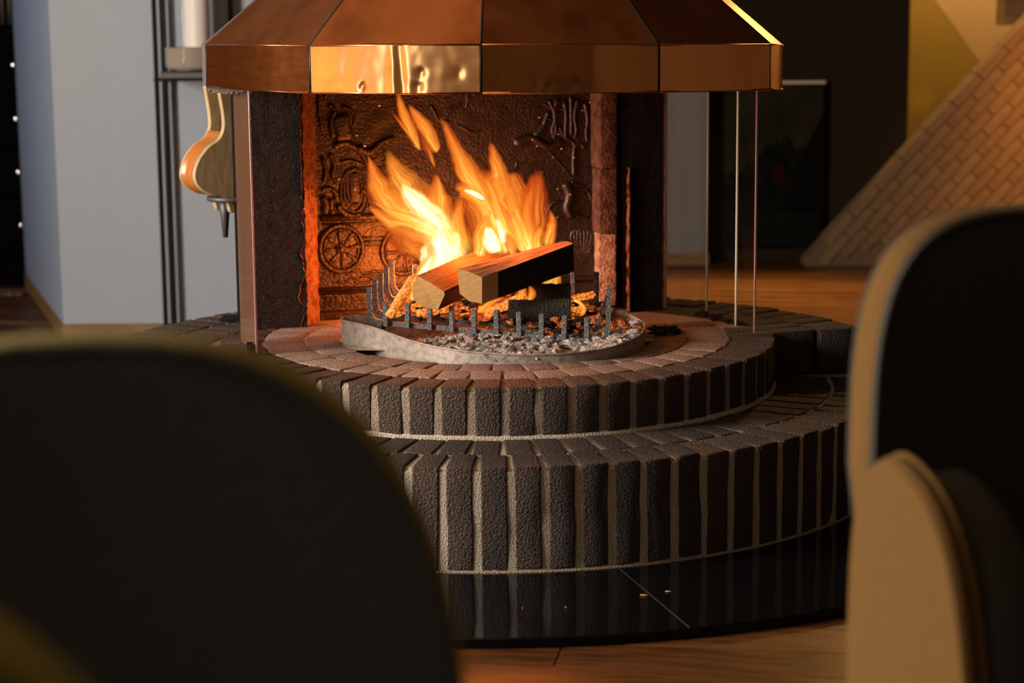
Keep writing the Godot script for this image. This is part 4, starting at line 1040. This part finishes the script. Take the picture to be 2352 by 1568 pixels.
# ============================ wall shelf, vase, candle =========================
func shelf_unit():
	var t = thing("wall_shelf", "black steel shelf frame mounted on the white partition wall", "shelf", Vector3(0, 0, -2.12))
	for x in [-1.231, -1.199]:
		part("post", box(Vector3(.0145, 2.5, .02), .001), M["black_steel"], t, at(Vector3(x + .004, 1.285, 0)))
	part("bracket", box(Vector3(.052, .012, .02), .001), M["black_steel"], t, at(Vector3(-1.21, .935, .004)))
	part("shelf_board", box(Vector3(.42, .023, .17), .003), M["grey_iron"], t, at(Vector3(-.975, .955, .085)))
	part("bracket", box(Vector3(.40, .008, .15), .001), M["black_steel"], t, at(Vector3(-.985, .939, .085)))
	part("post", box(Vector3(.0145, 1.6, .02), .001), M["black_steel"], t, at(Vector3(-.955, 1.78, 0)))
	var v = thing("glass_vase", "large clear glass cylinder on the shelf, filled with grey sand", "vase", Vector3(-1.072, .968, -2.02))
	part("glass_body", lathe([Vector2(.0, .002), Vector2(.092, .002), Vector2(.104, .010), Vector2(.106, .03), Vector2(.106, .42)], 0, TAU, 48), M["clear_glass"], v)
	part("sand", lathe([Vector2(0, .006), Vector2(.090, .006), Vector2(.101, .014), Vector2(.1025, .03), Vector2(.1025, .082), Vector2(0, .086)], 0, TAU, 40), M["vase_sand"], v)
	var c = thing("pillar_candle", "thick white pillar candle standing in the sand of the glass cylinder", "candle", Vector3(-1.060, 1.052, -2.02))
	part("wax", lathe([Vector2(0, 0), Vector2(.046, 0), Vector2(.046, .30), Vector2(.043, .305), Vector2(0, .298)], 0, TAU, 36), M["candle_wax"], c)
	part("wick", tube_mesh([Vector3(0, .295, 0), Vector3(.002, .312, 0)], .0012, 5), M["black_steel"], c)

func added_glow_lamp():
	var t = thing("added_glow_lamp", "added unseen lamp whose glowing shade puts a warm patch in the copper hood", "lamp", Vector3(-3.02, FL, 3.56))  # added out of view so its shade mirrors orange in the hood band
	part("base", lathe([Vector2(.13, 0), Vector2(.13, .015), Vector2(.02, .03), Vector2(0, .03)], 0, TAU, 32), M["grey_iron"], t)
	part("pole", tube_mesh([Vector3(0, .02, 0), Vector3(0, .86, 0)], .011, 10), M["grey_iron"], t)
	var sm = mat("added_lamp_shade_glow", L(.8, .5, .25), .8); sm.emission_enabled = true; sm.emission = L(1, .55, .2); sm.emission_energy_multiplier = 2.6
	part("shade", lathe([Vector2(.17, .76), Vector2(.12, 1.08)], 0, TAU, 40), sm, t)
	omni("added_glow_lamp_light", Vector3(0, .92, 0), Color(1, .6, .28), .05, .05, t)

func cabinet():
	var t = thing("drawer_cabinet", "tall dark drawer cabinet with shiny round knobs at the far left", "cabinet", Vector3(-2.33, FL, -3.98))
	part("body", box(Vector3(.56, 1.14, .60), .006), M["dark_cabinet"], t, at(Vector3(0, .57, 0)))
	for k in 5:
		var y = .97 - .233 * k
		if k == 4: y = .06
		var d = part("drawer", box(Vector3(.53, .222 if k < 4 else .09, .018), .004), M["dark_cabinet"], t, at(Vector3(0, y, .305)))
		if k < 4:
			part("knob", lathe([Vector2(0, -.004), Vector2(.009, -.003), Vector2(.006, .008), Vector2(.0105, .014), Vector2(.0105, .02), Vector2(.006, .025), Vector2(0, .026)], 0, TAU, 18), M["chrome"], d, Transform3D(Basis(Vector3.RIGHT, PI / 2), Vector3(.212, 0, .009)))

# ============================ right background =================================
func right_side():
	# lamp over the stairs, out of the frame
	var lp = thing("pendant_lamp", "brown metal pendant lamp over the floor beside the brick stair wall", "lamp", Vector3(2.95, 1.95, -3.1))
	part("shade", lathe([Vector2(.20, .0), Vector2(.19, .02), Vector2(.08, .17), Vector2(.03, .19), Vector2(.0, .19)], 0, TAU, 40), M["hood_inside"], lp)
	part("cord", tube_mesh([Vector3(0, .185, 0), Vector3(0, .418, 0)], .004, 6), M["black_steel"], lp)
	var bm = mat("bulb_glow", L(1, .8, .5), .5); bm.emission_enabled = true; bm.emission = L(1, .66, .30); bm.emission_energy_multiplier = 3.0
	part("bulb", lathe([Vector2(0, -.05), Vector2(.03, -.035), Vector2(.042, 0), Vector2(.03, .035), Vector2(.015, .06), Vector2(0, .07)], 0, TAU, 20), bm, lp, at(Vector3(0, .06, 0)))
	var sl := SpotLight3D.new(); sl.name = "lamp_light"; sl.light_color = Color(1, .66, .30); sl.light_energy = 7.0; sl.light_size = .05; sl.spot_angle = 27.0
	sl.spot_range = 12.0; sl.spot_attenuation = 2.0; sl.spot_angle_attenuation = 1.0; sl.shadow_enabled = true
	lp.add_child(sl); sl.position = Vector3(0, -.02, 0); sl.basis = Basis.looking_at(Vector3(-.22, -1.33, -1.0))
	var dl = thing("added_floor_spot", "added unseen ceiling spot brightening the wooden floor beside the brick stair wall", "lamp", Vector3(.98, 2.362, -3.0))  # added, unseen: brightens the far floor, whose real source is unknown
	part("ring", lathe([Vector2(.05, .0), Vector2(.075, -.004), Vector2(.078, .006), Vector2(.05, .006)], 0, TAU, 32), M["grey_iron"], dl)
	var lens = mat("added_lamp_lens", L(1, .8, .5), .5); lens.emission_enabled = true; lens.emission = L(1, .66, .30); lens.emission_energy_multiplier = 3.0
	part("lens", lathe([Vector2(0, -.001), Vector2(.05, -.001), Vector2(.05, .005), Vector2(0, .005)], 0, TAU, 32), lens, dl)
	var s2 := SpotLight3D.new(); s2.name = "added_floor_spot_light"; s2.light_color = Color(1, .76, .40); s2.light_energy = 13.0; s2.light_size = .04; s2.spot_angle = 25.0
	s2.spot_range = 8.0; s2.spot_attenuation = 2.0; s2.spot_angle_attenuation = .8; s2.shadow_enabled = true
	dl.add_child(s2); s2.position = Vector3(0, -.012, 0); s2.rotation_degrees = Vector3(-90, 0, 0)
	var l2 = thing("stairwell_lamp", "small ceiling lamp in the yellow stairwell behind the wall", "lamp", Vector3(2.28, 2.30, -4.60))
	part("base", lathe([Vector2(.07, .28), Vector2(.07, .30), Vector2(0, .30)], 0, TAU, 24), M["white_paint"], l2)
	part("stem", tube_mesh([Vector3(0, .29, 0), Vector3(0, .05, 0)], .008, 8), M["grey_iron"], l2)
	part("bulb", lathe([Vector2(0, -.06), Vector2(.04, -.04), Vector2(.055, 0), Vector2(.04, .04), Vector2(.015, .065), Vector2(0, .07)], 0, TAU, 20), bm, l2)
	omni("stairwell_light", Vector3(0, 0, 0), Color(1, .76, .42), 2.0, .05, l2)
	# brick stair wall: courses run parallel to the slope
	var a = Vector3(1.405, .011, -4.10); var e = Vector3(.6711, .7413, 0).normalized(); var nn = Vector3(-e.y, e.x, 0)
	var sw = struct("wall_stair", prism(PackedVector2Array([Vector2(1.405, FL), Vector2(1.405, .005), Vector2(3.42, 2.23), Vector2(3.42, FL)]), -4.24, -4.104), M["stair_joint"])
	var r = rng(61); var bm1 = box(Vector3(.1655, .0445, .02), .002); var cap = box(Vector3(.1655, .042, .15), .002)
	for row in 30:
		for k in range(-16, 16):
			var s = (k + .5 * (row % 2)) * .170 + .04
			var c = a + e * (s + row * .062 * 0.0) - nn * (.021 + row * .0490)
			if c.x < 1.44 or c.x > 3.33 or c.y < FL + .05 or c.x > 2.62 and c.y > 1.3: continue
			if c.x > 2.75: continue
			if row == 0: part("brick", cap, M["stair_brick"], sw, Transform3D(Basis(e, nn, Vector3(0, 0, 1)), c + Vector3(0, 0, -.065)))
			else: part("brick", bm1, M[["stair_brick", "stair_brick_dark"][r.randi() % 2]], sw, Transform3D(Basis(e, nn, Vector3(0, 0, 1)), c + Vector3(0, 0, -.005 + r.randf() * .002)))
	# stairwell: cream slope of the upper flight and a brown stair end
	var st = part("wall_upper_flight", prism(PackedVector2Array([Vector2(1.18, 2.55), Vector2(2.19, 1.192), Vector2(2.42, .885), Vector2(2.60, .64), Vector2(3.4, .64), Vector2(3.4, 2.55)]), -5.13, -5.1185), M["cream_paint"]); st.set_meta("kind", "structure")
	var tr = thing("stair_step", "brown wooden stair end in the upper right corner above the brick wall", "stair step", Vector3(2.50, 1.10, -4.62))
	part("riser_block", box(Vector3(.17, .30, .16), .004), M["baseboard_wood"], tr, at(Vector3(-.017, .12, 0)))
	part("tread", box(Vector3(.30, .03, .18), .004), M["baseboard_wood"], tr, at(Vector3(.04, .28, 0)))
	var hr = thing("handrail", "dark red handrail with black bracket above the brick stair wall", "handrail", Vector3(2.50, 1.19, -4.16))
	part("rail", tube_mesh([Vector3(-.06, .06, 0), Vector3(.30, .46, 0)] if false else [Vector3(-.10, .12, 0), Vector3(.06, -.02, 0), Vector3(.25, -.10, 0)], .03, 10), M["leather"], hr)
	part("bracket", box(Vector3(.055, .10, .03), .006), M["black_steel"], hr, at(Vector3(-.025, -.035, .0)))
	# picture leaning on the dark wall
	var p = thing("picture", "large dark abstract picture on the brown wall, thin dark frame with top rail paled for light", "picture", Vector3(1.27, .435, -4.29))
	var w := 256; var im := Image.create(w, w, false, Image.FORMAT_RGB8); var n := FastNoiseLite.new(); n.seed = 4; n.frequency = .012; n.fractal_octaves = 4
	for y in w:
		for x in w:
			var u = float(x) / w; var v = float(y) / w; var c = Vector3(.020, .016, .010) * (1.0 + .5 * n.get_noise_2d(x, y))
			var ridge = .34 + .10 * n.get_noise_2d(x * 2.0, 7)
			if v > ridge + .35 * absf(u - .62): c = Vector3(.006, .006, .0042) * (1.0 + .8 * n.get_noise_2d(x * 2, y * 2))
			if u > .70 and v > .20 + (.98 - u) * 1.3: c = Vector3(.004, .004, .0035)
			if Vector2((u - .56) * 1.4, v - .56).length() < .075 + .03 * n.get_noise_2d(x * 4, y * 4): c = Vector3(.02, .005, .004)
			if v > .8: c = c.lerp(Vector3(.010, .010, .008), .5)
			im.set_pixel(x, y, Color(c.x, c.y, c.z).linear_to_srgb())
	var pm = mat("painted_canvas", Color.WHITE, .8); pm.metallic_specular = .12; pm.albedo_texture = ImageTexture.create_from_image(im)
	var q := QuadMesh.new(); q.size = Vector2(.465, .755)
	part("canvas_body", box(Vector3(.465, .755, .03)), M["dark_cabinet"], p, at(Vector3(0, 0, -.002)))
	part("painting", q, pm, p, at(Vector3(0, 0, .0145)))
	part("frame_rail", box(Vector3(.485, .012, .045), .002), M["cream_paint"], p, at(Vector3(0, .384, 0)))  # top rail paler: light from above put into its colour
	part("frame_rail", box(Vector3(.485, .012, .045), .002), M["dark_cabinet"], p, at(Vector3(0, -.384, 0)))
	for s in [-1, 1]: part("frame_rail", box(Vector3(.010, .756, .045), .002), M["dark_cabinet"], p, at(Vector3(s * .238, 0, 0)))

# ============================ armchairs ========================================
var RY := .60
var RE := 2.7
func half_width(y):
	if y > RY: return .29 * pow(maxf(1.0 - pow((y - RY) / (.95 - RY), RE), 0.0), 1 / RE)
	return .29 - (RY - y) * .20
func back_side(st, zf, inset, ny, nu, flip, curve, bulge):
	grid(st, nu, ny, func(u, v):
		var s = sin(v * PI / 2); var y = lerp(.16, .95 - inset, s)
		var w = maxf(half_width(y / (.95 - inset) * .95) - inset, .0)
		var x = (u * 2 - 1) * w
		var ed = 1.0 - pow(absf(u * 2 - 1), 6.0)
		return Vector3(x, y, zf + curve * x * x + bulge * ed * (1.0 - pow(v, 8.0))), flip)
func make_chair(label, cloth, ry, re):
	RY = ry; RE = re
	var t = thing("armchair", label, "armchair", Vector3.ZERO, "armchairs before the fire")
	var th = .068; var cv = .9
	var f = S(); back_side(f, th / 2 - .006, .004, 26, 18, true, cv, .014); part("back_cushion", done(f), M["dark_cloth"], t)
	var b = S(); back_side(b, -th / 2 + .006, .004, 26, 18, false, cv, -.012); part("back_panel", done(b), M["dark_cloth"], t)
	# mustard band round the edge of the backrest
	var st = S(); var sd = S(); var out := []
	for i in 27:
		var y = lerp(.16, .95, sin(i / 26.0 * PI / 2)); out.append(Vector2(-half_width(y), y))
	for i in range(25, -1, -1): out.append(Vector2(-out[i].x, out[i].y))
	for i in out.size() - 1:
		for k in 8:
			var q := []
			for e in [[i, k], [i + 1, k], [i + 1, k + 1], [i, k + 1]]:
				var p = out[e[0]]; var v = e[1] / 8.0 * 2 - 1; var pr = 1.0 + .007 * (1 - v * v * v * v) / .29 * .29 / maxf(Vector2(p.x, p.y - .55).length(), .2)
				q.append(Vector3(p.x * pr, .55 + (p.y - .55) * pr, v * th / 2 + cv * p.x * p.x))
			quad(st if k < 7 else sd, q[0], q[1], q[2], q[3], Vector3(0, .5, cv * .04))
	part("edge_band", done(st), M[cloth], t); part("cushion_edge", done(sd), M["dark_cloth"], t)
	for sgn in [-1, 1]:
		var pth := []
		for p in out: pth.append(Vector3(p.x, p.y, sgn * (th / 2 - .001) + cv * p.x * p.x))
		part("piping", tube_mesh(pth, .0042, 6), M["dark_cloth"], t)
	# arms: fin-shaped slabs, mustard outside
	for s in [-1, 1]:
		var o = [[.085, .10], [.082, .40], [.088, .56], [.115, .645], [.17, .684], [.225, .682], [.285, .655], [.335, .60], [.368, .52], [.388, .40], [.40, .10]]
		var ap := []
		for p in o: ap.append(Vector3(p[0], p[1], 0))
		ap = smooth_path(ap, 4); var poly := PackedVector2Array()
		for p in ap: poly.append(Vector2(p.x, p.y))
		var bs = Basis(Vector3(0, 0, 1), Vector3.UP, Vector3(-1, 0, 0))
		if s > 0: part("arm_panel", prism(poly, -.314, -.290, .009, true), M[cloth], t, Transform3D(bs, Vector3.ZERO))
		else: part("arm_panel", prism(poly, .290, .314, .009, true), M[cloth], t, Transform3D(bs, Vector3.ZERO))
		var ip := PackedVector2Array()
		for p in poly: ip.append(Vector2(p.x + .012, .08 + (p.y - .08) * .965))
		part("arm_pad", prism(ip, -.290, -.205, .016, true) if s > 0 else prism(ip, .205, .290, .016, true), M["dark_cloth"], t, Transform3D(bs, Vector3.ZERO))
		var pp := []
		for p in poly: pp.append(Vector3(s * .2905, p.y, p.x))
		part("piping", tube_mesh(pp, .0045, 6), M[cloth], t)
	part("seat", rough_box(Vector3(.41, .15, .50), .05, .002, 3, 8, 6, 8, 8.0), M["dark_cloth"], t, at(Vector3(0, .365, .28)))
	part("seat_frame", box(Vector3(.52, .10, .44), .02), M["dark_cloth"], t, at(Vector3(0, .25, .22)))
	for x in [-.2, .2]:
		for z in [.06, .40]: part("leg", tube_mesh([Vector3(x, .22, z), Vector3(x * 1.15, 0, z + (z - .23) * .2)], [.018, .010], 10), M["black_steel"], t)
	return t
func chairs():
	var c = make_chair("mustard-yellow armchair at the right of the hearth, showing its arm", "mustard_cloth", .645, 3.6)
	c.transform = at(Vector3(.724, FL, 2.53), deg_to_rad(17))
	var d = make_chair("dark olive-edged armchair whose rounded back hides the left of the hearth", "olive_cloth", .60, 2.7)
	d.transform = at(Vector3(-.296, FL, 3.50), 0.0)
	var e = d.duplicate(); e.name = "armchair_002"; add_child(e, true)
	tag(e, "nearest dark armchair, only the rounded top of its back in the lower left corner", "armchair", "armchairs before the fire")
	e.transform = at(Vector3(-.375, FL, 4.15), 0.0)
